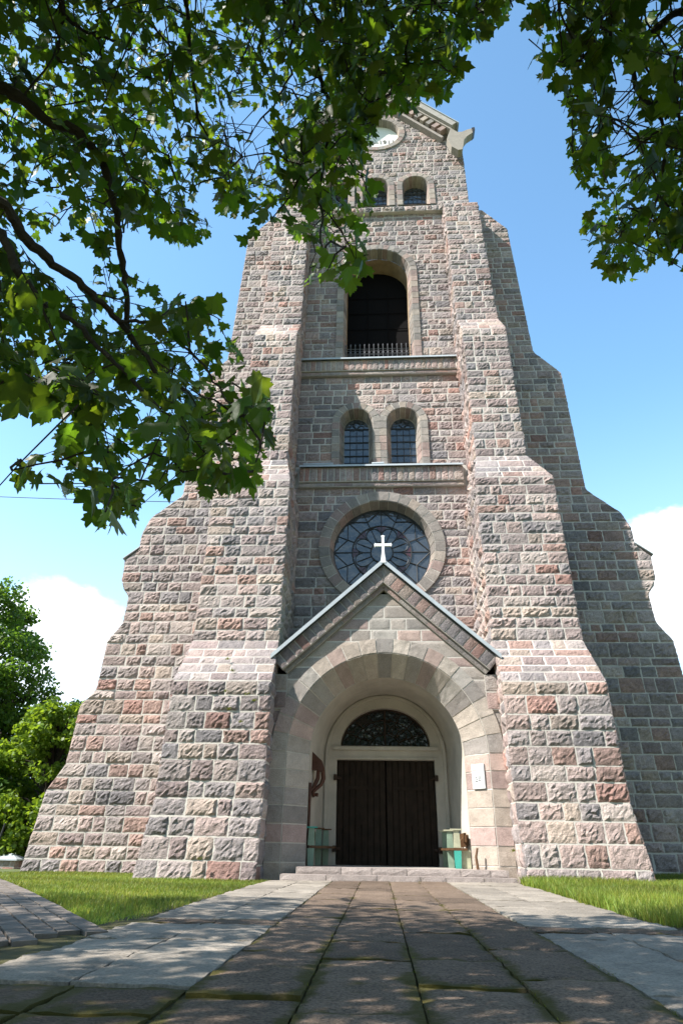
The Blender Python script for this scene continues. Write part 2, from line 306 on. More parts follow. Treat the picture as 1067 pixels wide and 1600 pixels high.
def face(M, pos, nrm, z0, z1, ivals, h=0.27, amp=0.045, wr=(0.24, 0.62), ea=0.0, eb=0.0, dressed=False, cell=0.05, g=0.015, mi=0, stretch=1.0, tint=1.0):
    """courses of blocks over a face; ivals(z) -> list of (left, right), each a number or a function of z"""
    n = max(1, round((z1-z0)/h)); e = np.linspace(z0, z1, n+1)
    if n > 1: e[1:-1] += rng.uniform(-0.17, 0.17, n-1)*h
    for k in range(n):
        iv = ivals(float((e[k]+e[k+1])/2)); 
        for (a, b) in iv:
            mortar(M, pos, nrm, a, b, e[k], e[k+1])
            fa = a if callable(a) else (lambda z, a=a: np.full_like(np.asarray(z, float), a)); fb = b if callable(b) else (lambda z, b=b: np.full_like(np.asarray(z, float), b))
            zc = np.array([e[k], (e[k]+e[k+1])/2, e[k+1]])
            am, bm_ = float(fa(zc).mean()), float(fb(zc).mean())
            x = am; cuts = []
            while True:
                x += rng.uniform(*wr)*stretch
                if x > bm_-wr[0]*0.8: break
                cuts.append(x)
            L = [(lambda z, fa=fa: fa(z)-ea)]+[c for c in cuts]+[(lambda z, fb=fb: fb(z)+eb)]
            for i in range(len(L)-1):
                block(M, pos, nrm, L[i], L[i+1], e[k], e[k+1], stone_col(dressed)*tint, amp*rng.uniform(0.6, 1.5) if not dressed else amp, cell, g*(rng.uniform(0.55, 1.35) if not dressed else 1), mi=mi)
def lin(za, xa, zb, xb): return lambda z: xa+(xb-xa)*(np.asarray(z, float)-za)/(zb-za)
def pw(zs, xs): return lambda z: np.interp(np.asarray(z, float), zs, xs)
def front(Yf):   # Yf number or function of z
    f = Yf if callable(Yf) else (lambda z: np.full_like(z, Yf))
    return lambda U, Z: np.stack([U, f(Z), Z], -1)
def sidef(X):
    f = X if callable(X) else (lambda z: np.full_like(z, X))
    return lambda U, Z: np.stack([f(Z), U, Z], -1)
class Hole:      # round-headed opening (or full circle)
    def __init__(s, cx, r, zb, zs): s.cx, s.r, s.zb, s.zs = cx, r, zb, zs
    def hw(s, z):
        z = np.asarray(z, float); dz = np.maximum(z-s.zs, 0); return np.sqrt(np.maximum(s.r**2-dz**2, 0))
    def on(s, z): return s.zb < z < s.zs+s.r*0.985
class Disc(Hole):
    def __init__(s, cx, r, zc): super().__init__(cx, r, zc-r, zc)
    def hw(s, z): return np.sqrt(np.maximum(s.r**2-(np.asarray(z, float)-s.zs)**2, 0))
    def on(s, z): return abs(z-s.zs) < s.r*0.985
def with_holes(a, b, holes):
    def f(z):
        hs = sorted([h for h in holes if h.on(z)], key=lambda h: h.cx); out = []; cur = a
        cv = lambda q: float(q(np.array([z]))[0]) if callable(q) else q
        for h in hs:
            l = (lambda zz, h=h: h.cx-h.hw(zz)); r_ = (lambda zz, h=h: h.cx+h.hw(zz))
            if cv(l)-cv(cur) > 0.05: out.append((cur, l))
            cur = r_
        if cv(b)-cv(cur) > 0.05: out.append((cur, b))
        return out
    return f
def arch_path(cx, zb, zs, circle=False):
    """(s, r) -> (x, z, total): along the left jamb, round the head, down the right jamb"""
    H = zs-zb
    def at(s, r, r0):
        if circle:
            th = math.pi+0*s-s/r0
            return cx+r*np.cos(th), zs+r*np.sin(th)
        L = math.pi*r0
        th = math.pi-np.clip((s-H)/r0, 0, math.pi)
        x = cx+r*np.cos(th); z = zs+r*np.sin(th)
        z = np.where(s < H, zb+s, np.where(s > H+L, zs-(s-H-L), z))
        return x, z
    return at, (2*math.pi if circle else None)
def arch(M, cx, zb, zs, r0, r1, Yf, Yb, rb, circle=False, seg=0.23, jseg=0.3, amp=0.006, mi=0, tint=1.0, zsb=None):
    """dressed ring on the wall front (r0..r1 at Yf) and the splayed reveal (r0 at Yf to rb at Yb)"""
    H = 0 if circle else zs-zb; L = (2 if circle else 1)*math.pi*r0
    cuts = [0.0]
    if not circle:
        k = max(1, round(H/jseg)) if H > 0.05 else 0
        cuts = list(np.linspace(0, H, k+1)) if k else [0.0]
    k = max(3, round(L/seg)); off = cuts[-1]; cuts += list(off+np.linspace(0, L, k+1)[1:])
    if not circle and H > 0.05: cuts += list(off+L+np.linspace(0, H, max(1, round(H/jseg))+1)[1:])
    at, _ = arch_path(cx, zb, zs, circle)
    dz = 0 if zsb is None else zsb-zs
    def pos_f(Sv, Tv):
        r = r0+(r1-r0)*Tv; x, z = at(Sv, r, r0)
        return np.stack([x, np.full_like(x, Yf), z], -1)
    def pos_r(Sv, Tv):
        r = r0+(rb-r0)*Tv; x, z = at(Sv, r, r0)
        return np.stack([x, Yf+(Yb-Yf)*Tv, z+dz*Tv], -1)
    def nr(Sv, Tv):
        x, z = at(Sv, np.full_like(Sv, r0*0.5), r0); x2, z2 = at(Sv, np.full_like(Sv, r0), r0)
        n = np.stack([x-x2, np.zeros_like(x), z-z2], -1); n /= np.linalg.norm(n, axis=-1)[..., None]+1e-9
        n[..., 1] = -(r0-rb)/max(abs(Yb-Yf), 0.01); return n/np.linalg.norm(n, axis=-1)[..., None]
    S0 = np.linspace(0, cuts[-1], 80); T0 = np.linspace(0, 1, 2)
    Sg, Tg = np.meshgrid(S0, T0, indexing='ij')
    M.grid(pos_f(Sg, Tg)+np.array([0, -0.004, 0]), MCOL, 1); M.grid(pos_r(Sg, Tg)+nr(Sg, Tg)*0.003, MCOL, 1)
    if r1-r0 > 0.02:   # outer edge of the proud ring
        P = pos_f(Sg, np.ones_like(Tg)); P[:, 1, 1] += 0.12; M.grid(P, MCOL*0.9, 1)
    for i in range(len(cuts)-1):
        c = stone_col(True)*tint
        # Z coordinate here runs 0..1 radially; joints g are scaled
        blockT(M, pos_f, (0, -1, 0), cuts[i], cuts[i+1], c, amp, mi, r1-r0)
        blockT(M, pos_r, nr, cuts[i], cuts[i+1], c*rng.uniform(0.92, 1.05), amp, mi, abs(Yb-Yf))
def blockT(M, pos, nrm, s0, s1, col, amp, mi, width):
    gs = 0.011; gt = 0.006/max(width, 0.05)
    nu = max(2, int((s1-s0)/0.09)+2); nv = max(2, int(width/0.1)+2)
    s = np.r_[s0+gs, np.linspace(s0+gs, s1-gs, nu), s1-gs]; t = np.r_[gt, np.linspace(gt, 1-gt*0.3, nv), 1-gt*0.3]
    Sg, Tg = np.meshgrid(s, t, indexing='ij')
    D = np.maximum(0.015+rng.normal(0, amp*0.25, Sg.shape)+rng.normal(0, amp*0.35), 0.008)
    D[0, :] = D[-1, :] = -0.02; D[:, 0] = D[:, -1] = -0.02
    n = nrm(Sg, Tg) if callable(nrm) else np.asarray(nrm, float)
    M.grid(pos(Sg, Tg)+n*D[..., None], np.asarray(col), mi)
STONE = [GRAN, MORT]; DSTONE = [DRESS, MORT]
# ================================================================ THE TOWER
tower = thing('church_tower', 'tall church tower of rough pink and grey granite with stepped buttresses and gabled porch', 'church tower', (0, 18, 0))
RY = 15.0                      # face of the recessed tower wall
SY = 15.2                      # face of the side buttresses
# ---- front buttresses: profile (z, Yfront, inner X, outer X)
BZ = [0.0, 1.35, 3.5, 4.5, 8.62, 9.5, 14.1, 14.85, 20.9]
BY = [12.22, 12.38, 12.42, 13.0, 13.08, 13.5, 13.62, 14.0, 14.32]
BI = [2.30, 2.28, 2.28, 2.28, 2.28, 2.45, 2.45, 2.41, 2.41]
BO = [4.42, 4.27, 4.26, 4.14, 4.14, 3.72, 3.70, 3.62, 3.58]
fY = pw(BZ, BY); fI = pw(BZ, BI); fO = pw(BZ, BO)
BH = [0.33, 0.31, 0.22, 0.265, 0.24, 0.265, 0.24, 0.262]
for sg in (-1, 1):
    M = MB()
    for k in range(len(BZ)-1):
        z0, z1 = BZ[k], BZ[k+1]; slope = k in (2, 4, 6)
        dy, dz = BY[k+1]-BY[k], z1-z0; n = np.array([0, -dz, dy])/math.hypot(dy, dz)
        def iv(z, sg=sg):
            if sg > 0: return [(fI, fO)]
            return [((lambda q: -fO(q)), (lambda q: -fI(q)))]
        face(M, front(fY), n, z0, z1, iv, BH[k], 0.018 if slope else (0.034 if z0 < 9 else 0.032), (0.26, 0.66) if z0 < 9 else (0.22, 0.56), 0.028, 0.028, mi=0, tint=1.08 if slope else 1.0)
        if slope:   # pale weathered slope stones are smoother
            pass
        # inner and outer flanks
        for X, s2 in ((fI, -sg), (fO, sg)):
            fx = (lambda q, X=X, sg=sg: sg*X(q))
            face(M, sidef(fx), (s2, 0, 0), z0, z1, lambda z: [(fY, 15.02 if X is fI else 15.6)], BH[k], 0.05, (0.3, 0.6), 0.02, 0, cell=0.085)
    # cap
    M.add([(sg*2.41, 14.32, 20.9), (sg*3.58, 14.32, 20.9), (sg*3.45, 14.86, 21.45), (sg*2.41, 14.86, 21.45)], [[(0, 1, 2, 3)]], (0.27, 0.25, 0.235), 0)
    M.add([(sg*3.58, 14.32, 20.9), (sg*3.58, 15.5, 20.9), (sg*3.45, 15.5, 21.45), (sg*3.45, 14.86, 21.45)], [[(0, 1, 2, 3)]], (0.27, 0.25, 0.235), 0)
    o = M.build('buttress', STONE, tower)
    o['label'] = ('sunlit front buttress with grass tufts on its lower setback' if sg < 0 else 'front buttress beside the white notice on the porch jamb')
# ---- side buttresses (project sideways), outer outline X(z) at Y = SY
def sc(x, z): return (x*SY/14.5, (z-CH)*SY/14.5+CH)
prof = [(7.6, 0.0), (7.42, 1.6), (7.1, 2.14), (7.05, 3.42), (6.75, 3.78), (6.72, 4.95), (6.42, 5.4), (6.40, 6.12), (6.58, 6.32), (6.66, 6.55), (6.68, 7.1), (6.36, 7.42), (6.36, 7.9), (6.2, 8.35), (5.42, 9.05), (5.38, 13.1), (4.68, 13.95), (4.53, 19.63), (3.75, 20.7)]
prof = [sc(*q) for q in prof]; PZ = [q[1] for q in prof]; PX = [q[0] for q in prof]; fP = pw(PZ, PX)
for sg in (-1, 1):
    M = MB()
    cuts = [0.0, PZ[3], PZ[7], PZ[12], PZ[14], PZ[15], PZ[16], PZ[17], PZ[18]]
    zmax = PZ[18]
    inner = pw([0, 3.5, 9.5, 21.5], [3.9, 3.9, 3.4, 3.2])
    def iv(z, sg=sg):
        if sg > 0: return [(inner, fP)]
        return [((lambda q: -fP(q)), (lambda q: -inner(q)))]
    face(M, front(SY), (0, -1, 0), 0.0, 9.3, iv, 0.28, 0.034, (0.26, 0.62), 0.02, 0.02)
    face(M, front(SY), (0, -1, 0), 9.3, zmax, iv, 0.265, 0.032, (0.22, 0.55), 0.02, 0.02)
    zz = PZ; fx = (lambda q, sg=sg: sg*fP(q))
    face(M, sidef(fx), (sg, 0, 0), 0.0, zmax, lambda z: [(SY, 16.7)], 0.28, 0.03, (0.3, 0.6), 0, 0, cell=0.12)
    # back face
    zs = np.linspace(0, zmax, 40); 
    M.grid(np.stack([np.stack([sg*np.full(40, 3.0), np.full(40, 16.7), zs], -1), np.stack([sg*fP(zs), np.full(40, 16.7), zs], -1)], 0), (0.27, 0.25, 0.235), 0)
    # metal flashing on the small ledge
    x0, z0 = sc(6.34, 7.5)
    o = M.build('buttress', STONE, tower); o['label'] = 'side buttress widest at its foot, set back from the front buttress'
    f = MB(); xa, za = sc(6.36, 7.46); xb, zb = sc(6.74, 7.14)
    f.prism([(sg*xa, za), (sg*xb, zb), (sg*xb, zb+0.03), (sg*xa, za+0.04)][::sg], SY-0.05, 16.72, (1, 1, 1), 0)
    f.build('ledge_flashing', ZINC, o)
# ---- recessed centre wall with its openings
ROSE = (0.0, 7.66); ROSE_R0, ROSE_R1 = 1.40, 1.68
TW = [(-0.70, 0.50, 10.22, 11.78), (0.70, 0.50, 10.22, 11.78)]
BELF = (0.0, 1.15, 14.2, 18.25)
M = MB()
face(M, front(RY), (0, -1, 0), 4.1, 9.55, with_holes((lambda z: -fI(z)-0.02), (lambda z: fI(z)+0.02), [Disc(*ROSE[:1], ROSE_R1-0.06, ROSE[1])]), 0.268, 0.032, (0.26, 0.6))
face(M, front(RY), (0, -1, 0), 10.22, 13.55, with_holes((lambda z: -fI(z)-0.02), (lambda z: fI(z)+0.02), [Hole(c[0], 0.70, c[2], c[3]) for c in TW]), 0.262, 0.032, (0.26, 0.58))
face(M, front(RY), (0, -1, 0), 14.15, 21.45, with_holes((lambda z: -fI(z)-0.02), (lambda z: fI(z)+0.02), [Hole(0, 1.35, 14.1, BELF[3])]), 0.262, 0.032, (0.24, 0.55))
# strips behind the string courses
for z0, z1 in ((9.55, 10.22), (13.55, 14.15)): mortar(M, front(RY), (0, -1, 0), -2.5, 2.5, z0, z1)
# body behind: sides, back
for sg in (-1, 1):
    face(M, sidef(sg*3.42), (sg, 0, 0), 14.0, 24.6, lambda z: [(14.9, 21.6)], 0.5, 0.03, (0.5, 1.0), cell=0.2)
    M.grid(np.array([[(sg*3.42, 16.5, 0), (sg*3.42, 16.5, 14)], [(sg*3.42, 21.6, 0), (sg*3.42, 21.6, 14)]], float), (0.27, 0.25, 0.235), 0)
M.grid(np.array([[(-3.42, 21.6, 0), (-3.42, 21.6, 24.6)], [(3.42, 21.6, 0), (3.42, 21.6, 24.6)]], float), (0.27, 0.25, 0.235), 0)
wall = M.build('wall', STONE, tower)
# ---- string courses
def string_course(zt, zb, L, proj):
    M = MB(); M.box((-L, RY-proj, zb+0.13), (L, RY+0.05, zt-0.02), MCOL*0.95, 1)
    x = -L
    while x < L-0.05:
        w = min(rng.uniform(0.14, 0.21), L-x); 
        if L-x-w < 0.08: w = L-x
        block(M, front(RY-proj), (0, -1, 0), x, x+w, zb+0.14, zt-0.03, stone_col()*0.95, 0.02, 0.05, 0.014, 0.012); x += w
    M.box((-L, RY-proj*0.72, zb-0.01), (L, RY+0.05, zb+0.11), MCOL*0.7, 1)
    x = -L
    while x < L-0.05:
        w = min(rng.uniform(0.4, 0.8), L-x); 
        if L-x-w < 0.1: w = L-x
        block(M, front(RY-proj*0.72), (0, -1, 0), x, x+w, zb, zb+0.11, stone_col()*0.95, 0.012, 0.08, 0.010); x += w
    o = M.build('string_course', STONE, tower)
    f = MB(); y0 = RY-proj-0.10
    f.prism([(y0, zt-0.02), (RY+0.02, zt+0.08), (RY+0.02, zt+0.10), (y0, zt+0.015), (y0-0.006, zt-0.045), (y0+0.004, zt-0.045)], -L, L, (1, 1, 1), 0, axis=0)
    f.build('flashing', ZINC, o); return o
o1 = string_course(10.12, 9.5, 2.3, 0.17); string_course(14.12, 13.55, 2.46, 0.17)
for x0, x1 in ((-2.2, -1.35), (-0.25, 0.1)):
    f = MB(); f.tube([(x0, 14.86, 10.22), (x1, 14.86, 10.235)], 0.045, 6); f.build('flashing_patch', ZINC, o1)
# ---- rose window
M = MB(); arch(M, ROSE[0], 0, ROSE[1], ROSE_R0, ROSE_R1, RY-0.06, 15.34, 1.31, circle=True, seg=0.27, amp=0.008, tint=0.86)
rose = M.build('rose_window', DSTONE, tower)
GY = 15.33
def disc(M, cx, cz, r, Y, n=48, col=(1, 1, 1), mi=0):
    th = np.arange(n)*2*math.pi/n
    M.add(np.stack([cx+r*np.cos(th), np.full(n, Y), cz+r*np.sin(th)], -1), [[list(range(n))]], col, mi)
g = MB(); disc(g, 0, ROSE[1], 1.33, GY); g.build('glass', GLASS, rose)
t = MB()
def circ(M, cx, cz, r, Y, rad, a0=0, a1=2*math.pi, n=40, mi=0):
    th = np.linspace(a0, a1, n); M.tube(np.stack([cx+r*np.cos(th), np.full(n, Y), cz+r*np.sin(th)], -1), rad, 5, (1, 1, 1), mi)
def seg2(M, p, q, Y, rad, mi=0): M.tube([(p[0], Y, p[1]), (q[0], Y, q[1])], rad, 5, (1, 1, 1), mi)
Yt = GY-0.02; cz = ROSE[1]; pol = lambda r, a: (r*math.cos(a), cz+r*math.sin(a))
circ(t, 0, cz, 1.305, Yt, 0.022); circ(t, 0, cz, 0.80, Yt, 0.018); circ(t, 0, cz, 0.30, Yt, 0.016)
for k in range(16):
    a = k*math.pi/8; seg2(t, pol(0.30, a) , pol(0.80 if k % 2 == 0 else 0.72, a), Yt, 0.009) if k % 2 == 0 else seg2(t, pol(0.3, a), pol(0.72, a), Yt, 0.011)
    seg2(t, pol(0.80, a), pol(1.31 if k % 2 == 0 else 1.0, a), Yt, 0.013)
    if k % 2:
        seg2(t, pol(1.0, a), pol(1.31, a-math.pi/8), Yt, 0.013); seg2(t, pol(1.0, a), pol(1.31, a+math.pi/8), Yt, 0.013); seg2(t, pol(1.0, a), pol(1.31, a), Yt, 0.011)
for k in range(8):   # eight petals
    a = (k+0.5)*math.pi/4; c = pol(0.55, a); circ(t, c[0], c[1], 0.205, Yt, 0.012, a-math.pi*0.62, a+math.pi*0.62, 18)
t.build('tracery', LEAD, rose)
for k in range(8):
    rg = MB(); a = k*math.pi/4; P = [pol(0.79, a-0.2), pol(0.79, a-0.1), pol(0.79, a), pol(0.79, a+0.1), pol(0.79, a+0.2), pol(0.60, a)]
    rg.add([(q[0], GY-0.012, q[1]) for q in P], [[list(range(6))]]); rg.build('red_pane', REDGLASS, rose)
# ---- arched windows
def arched_window(cx, r0, zb, zs, r1, Yf, Yb, rb, cols, rows, frame=True):
    M = MB(); arch(M, cx, zb, zs, r0, r1, Yf, Yb, rb, seg=0.17, jseg=0.27, amp=0.008, tint=0.84)
    M.add([(cx-r0, Yf+0.0, zb), (cx+r0, Yf, zb), (cx+rb, Yb, zb+0.12), (cx-rb, Yb, zb+0.12)], [[(0, 1, 2, 3)]], DPAL[0], 0)
    o = M.build('window', DSTONE, tower)
    n = 20; th = np.linspace(0, math.pi, n); z0 = zb+0.1
    P = [(cx+rb+0.01, Yb-0.01, z0)]+[(cx+(rb+0.01)*math.cos(a), Yb-0.01, zs+(rb+0.01)*math.sin(a)) for a in th]+[(cx-rb-0.01, Yb-0.01, z0)]
    g = MB(); g.add(P, [[list(range(len(P)))]]); g.build('glass', GLASS, o)
    b = MB(); Y = Yb-0.03
    for i in range(1, cols):
        x = -rb+2*rb*i/cols; b.tube([(cx+x, Y, z0), (cx+x, Y, zs+(0.0 if frame else math.sqrt(rb*rb-x*x)))], 0.009, 4)
    hh = zs-z0
    for j in range(1, rows+1): b.tube([(cx-rb, Y-0.004, z0+hh*j/rows), (cx+rb, Y-0.004, z0+hh*j/rows)], 0.011 if j % 2 else 0.016, 4)
    if frame:
        circ(b, cx, zs+rb*0.42, rb*0.30, Y, 0.008, n=20)
        for k in range(4):
            a = math.pi/4+k*math.pi/2; circ(b, cx+rb*0.46*math.cos(a), zs+rb*0.42+rb*0.46*math.sin(a), rb*0.26, Y, 0.008, n=14)
    else:
        z = zs+rb*0.5; w = math.sqrt(rb*rb-(rb*0.5)**2); b.tube([(cx-w, Y, z), (cx+w, Y, z)], 0.011, 4)
    b.build('lead_bars', LEAD, o)
    if frame:
        fr = MB(); P2 = [(cx-rb, Y, z0)]+[(cx-rb*math.cos(a), Y, zs+rb*math.sin(a)) for a in th]+[(cx+rb, Y, z0)]
        fr.tube(P2, 0.022, 5); fr.build('frame', PALE, o)
    return o
for c in TW: arched_window(c[0], c[1], c[2], c[3], 0.715, RY-0.055, 15.36, 0.385, 4, 6)
# ---- belfry opening
M = MB(); arch(M, 0, BELF[2], BELF[3], BELF[1], 1.37, RY-0.05, 15.32, 1.07, seg=0.2, jseg=0.27, amp=0.008, tint=0.82)
belf = M.build('belfry_opening', DSTONE, tower)
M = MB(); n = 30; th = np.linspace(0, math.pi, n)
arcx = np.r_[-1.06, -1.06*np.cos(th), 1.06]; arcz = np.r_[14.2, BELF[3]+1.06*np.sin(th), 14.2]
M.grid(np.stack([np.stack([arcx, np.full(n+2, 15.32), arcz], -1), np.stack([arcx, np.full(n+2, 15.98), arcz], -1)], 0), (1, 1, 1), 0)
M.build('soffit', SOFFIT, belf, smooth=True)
M = MB(); M.add([(-1.06, 15.97, 14.2)]+[(-1.06*math.cos(a), 15.97, BELF[3]+1.06*math.sin(a)) for a in th]+[(1.06, 15.97, 14.2)], [[list(range(n+2))]])
for k in range(5): M.tube([(-1.05, 15.93, 15.0+k*0.75), (1.05, 15.93, 15.0+k*0.75)], 0.014, 5)
for x in (-0.35, 0.35): M.tube([(x, 15.93, 14.2), (x, 15.93, 18.3)], 0.012, 5)
M.build('shutter', VOID, belf)
M = MB()
for k in range(15):
    x = -1.05+k*0.15; M.tube([(x, 15.2, 14.2), (x, 15.2, 15.02)], 0.011, 5); M.tube([(x, 15.2, 15.02), (x, 15.2, 15.06), (x, 15.2, 15.13)], [0.012, 0.026, 0.003], 5)
    if k < 14: circ(M, x+0.075, 14.76, 0.06, 15.2, 0.008, n=12)
for z in (14.28, 14.46, 14.66, 14.9): M.tube([(-1.1, 15.2, z), (1.1, 15.2, z)], 0.012, 4)
M.build('railing', plain('grey_iron', (0.10, 0.10, 0.11), 0.5), belf)
# ---- top gable with three windows and the date roundel
TY = 14.85; TWN = [(-1.5, 0.5, 21.6, 22.78), (0.0, 0.5, 21.6, 22.78), (1.5, 0.5, 21.6, 22.78)]
OC = (0.06, 26.22, 0.95)
gl = lambda z: np.clip((29.0-np.asarray(z, float))/1.13, 0.02, 3.42)
M = MB()
face(M, front(TY), (0, -1, 0), 21.5, 28.9, with_holes((lambda z: -gl(z)), gl, [Hole(c[0], 0.68, c[2]-0.05, c[3]) for c in TWN]+[Disc(OC[0], OC[2]+0.14, OC[1])]), 0.262, 0.032, (0.22, 0.52), 0.02, 0.02)
face(M, front(14.83), (0, -1, 0), 21.28, 21.54, lambda z: [(-2.5, 2.5)], 0.26, 0.05, (0.2, 0.45), 0.02, 0.02)
M.box((-2.5, 14.83, 21.28), (2.5, 15.0, 21.56), MCOL, 1)
gable = M.build('gable', STONE, tower)
for c in TWN: arched_window(c[0], c[1], c[2], c[3], 0.70, TY-0.05, 15.25, 0.43, 5, 4, frame=False)
M = MB(); arch(M, OC[0], 0, OC[1], OC[2], OC[2]+0.2, TY-0.05, 15.1, OC[2]-0.03, circle=True, seg=0.22, amp=0.008, tint=0.84)
rnd = M.build('date_roundel', DSTONE, tower)
M = MB(); disc(M, OC[0], OC[1], OC[2]-0.02, 15.08); M.build('white_disc', WHITEP, rnd)
def text_mesh(body, size, name, mat, parent, loc, rot):
    cu = bpy.data.curves.new(name, 'FONT'); cu.body = body; cu.size = size; cu.align_x = 'CENTER'; cu.align_y = 'CENTER'; cu.extrude = 0.008
    to = bpy.data.objects.new(name, cu); COL.objects.link(to)
    bpy.context.view_layer.update()
    me = bpy.data.meshes.new_from_object(to.evaluated_get(bpy.context.evaluated_depsgraph_get()))
    bpy.data.objects.remove(to); o = bpy.data.objects.new(name, me); COL.objects.link(o); me.materials.clear(); me.materials.append(mat)
    o.parent = parent; o.matrix_parent_inverse = parent_inv(parent); o.location = loc; o.rotation_euler = rot
    return o
dg = plain('date_grey', (0.16, 0.15, 0.13), 0.8)
for w_, x_ in (('1906', -0.42), ('–', 0.0), ('1911', 0.42)): text_mesh(w_, 0.34, 'date', dg, rnd, (OC[0]+x_, 15.07, OC[1]-0.2), (R(90), 0, 0))
# raking cornice: coping, frieze with square holes, kneelers
M = MB(); slp = 1.13; ux, uz = 1/math.hypot(1, slp), slp/math.hypot(1, slp)
apexz = 29.45; holes = MB()
for sg in (-1, 1):
    Lr = 3.2/ux
    P = lambda u, w, sg=sg: (sg*(u*ux-w*uz*1.0), apexz-u*uz-w*ux)      # u down the slope, w perpendicular below the top edge
    def quad(u0, u1, w0, w1): 
        q = [P(u0, w0), P(u1, w0), P(u1, w1), P(u0, w1)]; return q if sg < 0 else q[::-1]
    q = quad(0, Lr, 0, 0.24); q[0 if sg < 0 else 3] = (0, apexz); M.prism(q, 14.3, 15.6, (0.33, 0.31, 0.285), 0)
    M.prism(quad(0.3, Lr, 0.24, 0.31), 14.42, 15.0, (0.32, 0.29, 0.265), 0)
    u = 0.45
    while u < Lr-0.25:
        M.prism(quad(u, u+0.19, 0.31, 0.62), 14.46, 14.9, stone_col(True), 0); u += 0.33
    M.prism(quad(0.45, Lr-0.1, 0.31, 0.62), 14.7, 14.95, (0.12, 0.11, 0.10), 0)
    M.prism(quad(0.6, Lr-0.05, 0.62, 0.74), 14.6, 14.95, (0.30, 0.27, 0.25), 0)
M.build('raking_cornice', DSTONE, gable)
rf = MB()
for sg in (-1, 1):
    P = [(0, apexz+0.02), (sg*3.3, apexz+0.02-3.3*slp), (sg*3.3, apexz+0.06-3.3*slp), (0, apexz+0.065)]
    rf.prism(P if sg < 0 else P[::-1], 14.26, 22.0)
rf.build('roof', ZINC, tower)
kpx = [(692, 205), (711, 214), (724, 207), (738, 203.5), (741, 208), (739, 214), (729, 228), (719, 243), (713, 238), (703, 236), (697, 222)]
for sg in (-1, 1):
    M = MB(); poly = [(2.95, 25.62), (3.22, 25.3), (3.42, 25.3), (3.64, 25.44), (3.86, 25.52), (3.93, 25.42), (3.86, 25.2), (3.6, 24.95), (3.46, 24.7), (3.40, 24.3), (3.34, 24.02), (3.16, 23.97), (2.9, 24.25), (2.75, 24.9)]
    poly = [(sg*(3.1+(x-3.1)*0.9), 24.7+(z-24.7)*0.88) for x, z in poly]; M.prism(poly[::-sg] if sg > 0 else poly, 14.32, 14.62)
    k = M.build('kneeler', PALE, gable)
    e = MB(); e.prism([(sg*3.77, 25.44), (sg*3.88, 25.47), (sg*3.89, 25.3), (sg*3.79, 25.14)], 14.30, 14.64); e.build('dark_tip', BLACK, k)
# ================================================================ PORCH
PY, SPR = 12.90, 2.24
porch = MB()
PR0, PR1, PRB, PYB = 1.97, 2.27, 1.56, 13.32
arch(porch, 0, 0.02, SPR, PR0, PR1, PY, PYB, PRB, seg=0.32, jseg=0.34, amp=0.008)
parch = porch.build('porch_arch', DSTONE, tower)
M = MB(); PAP, PSL = 6.22, 0.905      # gable apex height and slope
gx = lambda z: np.clip((PAP-0.62-np.asarray(z, float))/PSL, 0.0, 2.29)
face(M, front(PY+0.03), (0, -1, 0), 2.24, 5.52, with_holes((lambda z: -gx(z)), gx, [Hole(0, PR1-0.03, 2.2, SPR)]), 0.27, 0.01, (0.3, 0.6), dressed=True, mi=2)
for sg in (-1, 1):
    mortar(M, front(PY+0.04), (0, -1, 0), *sorted((sg*2.25, sg*2.34)), 0.2, 4.0)
pg = M.build('porch_gable', STONE+[DRESS], tower)
pg['label'] = 'smooth pointed gable over the porch arch'
M = MB(); h = math.hypot(1, PSL); ux, uz = 1/h, PSL/h
for sg in (-1, 1):
    Lr = 2.36/ux
    def P(u, w, sg=sg): return (sg*(u*ux-w*uz), PAP-u*uz-w*ux)
    def pos(U, Z, sg=sg): return np.stack([sg*(U*ux-Z*uz), np.full_like(U, 12.78), PAP-U*uz-Z*ux], -1)
    def pos2(U, Z, sg=sg): return np.stack([sg*(U*ux-Z*uz), np.full_like(U, 12.86), PAP-U*uz-Z*ux], -1)
    w0 = 0.04; wm, w1 = 0.35, 0.45
    q = [P(w0*uz/ux, w0), P(Lr, w0), P(Lr, wm), P(wm*uz/ux, wm)]; M.prism(q if sg < 0 else q[::-1], 12.78, 13.0, MCOL*0.75, 1)
    q = [P(wm*uz/ux, wm), P(Lr-0.02, wm), P(Lr-0.02, w1), P(w1*uz/ux, w1)]; M.prism(q if sg < 0 else q[::-1], 12.86, 13.0, MCOL*0.75, 1)
    u = w0*uz/ux+0.02
    first = True
    while u < Lr-0.05:
        w = min(rng.uniform(0.17, 0.25), Lr-u)
        a = (lambda z, u=u, first=first: np.maximum(u, np.asarray(z, float)*uz/ux) if first or u < wm*uz/ux else np.full_like(np.asarray(z, float), u))
        b = (lambda z, u=u+w: np.maximum(u, np.asarray(z, float)*uz/ux+0.03))
        block(M, pos, (0, -1, 0), a, b, w0, wm, stone_col()*0.82, 0.012, 0.06, 0.012); u += w; first = False
    u = wm*uz/ux+0.05
    while u < Lr-0.05:
        w = min(rng.uniform(0.3, 0.55), Lr-u); block(M, pos2, (0, -1, 0), u, u+w, wm, w1, stone_col(True)*0.95, 0.006, 0.09, 0.006); u += w
for sg in (-1, 1):
    a, b = sorted((sg*2.02, sg*2.27)); M.box((a, 12.89, 3.05), (b, 13.0, 3.75), MCOL*0.8, 1)
    block(M, front(12.89), (0, -1, 0), a, b, 3.42, 3.74, stone_col(True), 0.012); block(M, front(12.89), (0, -1, 0), a, b, 3.06, 3.4, stone_col(True), 0.012)
M.build('raking_cornice', STONE, pg)
M = MB()
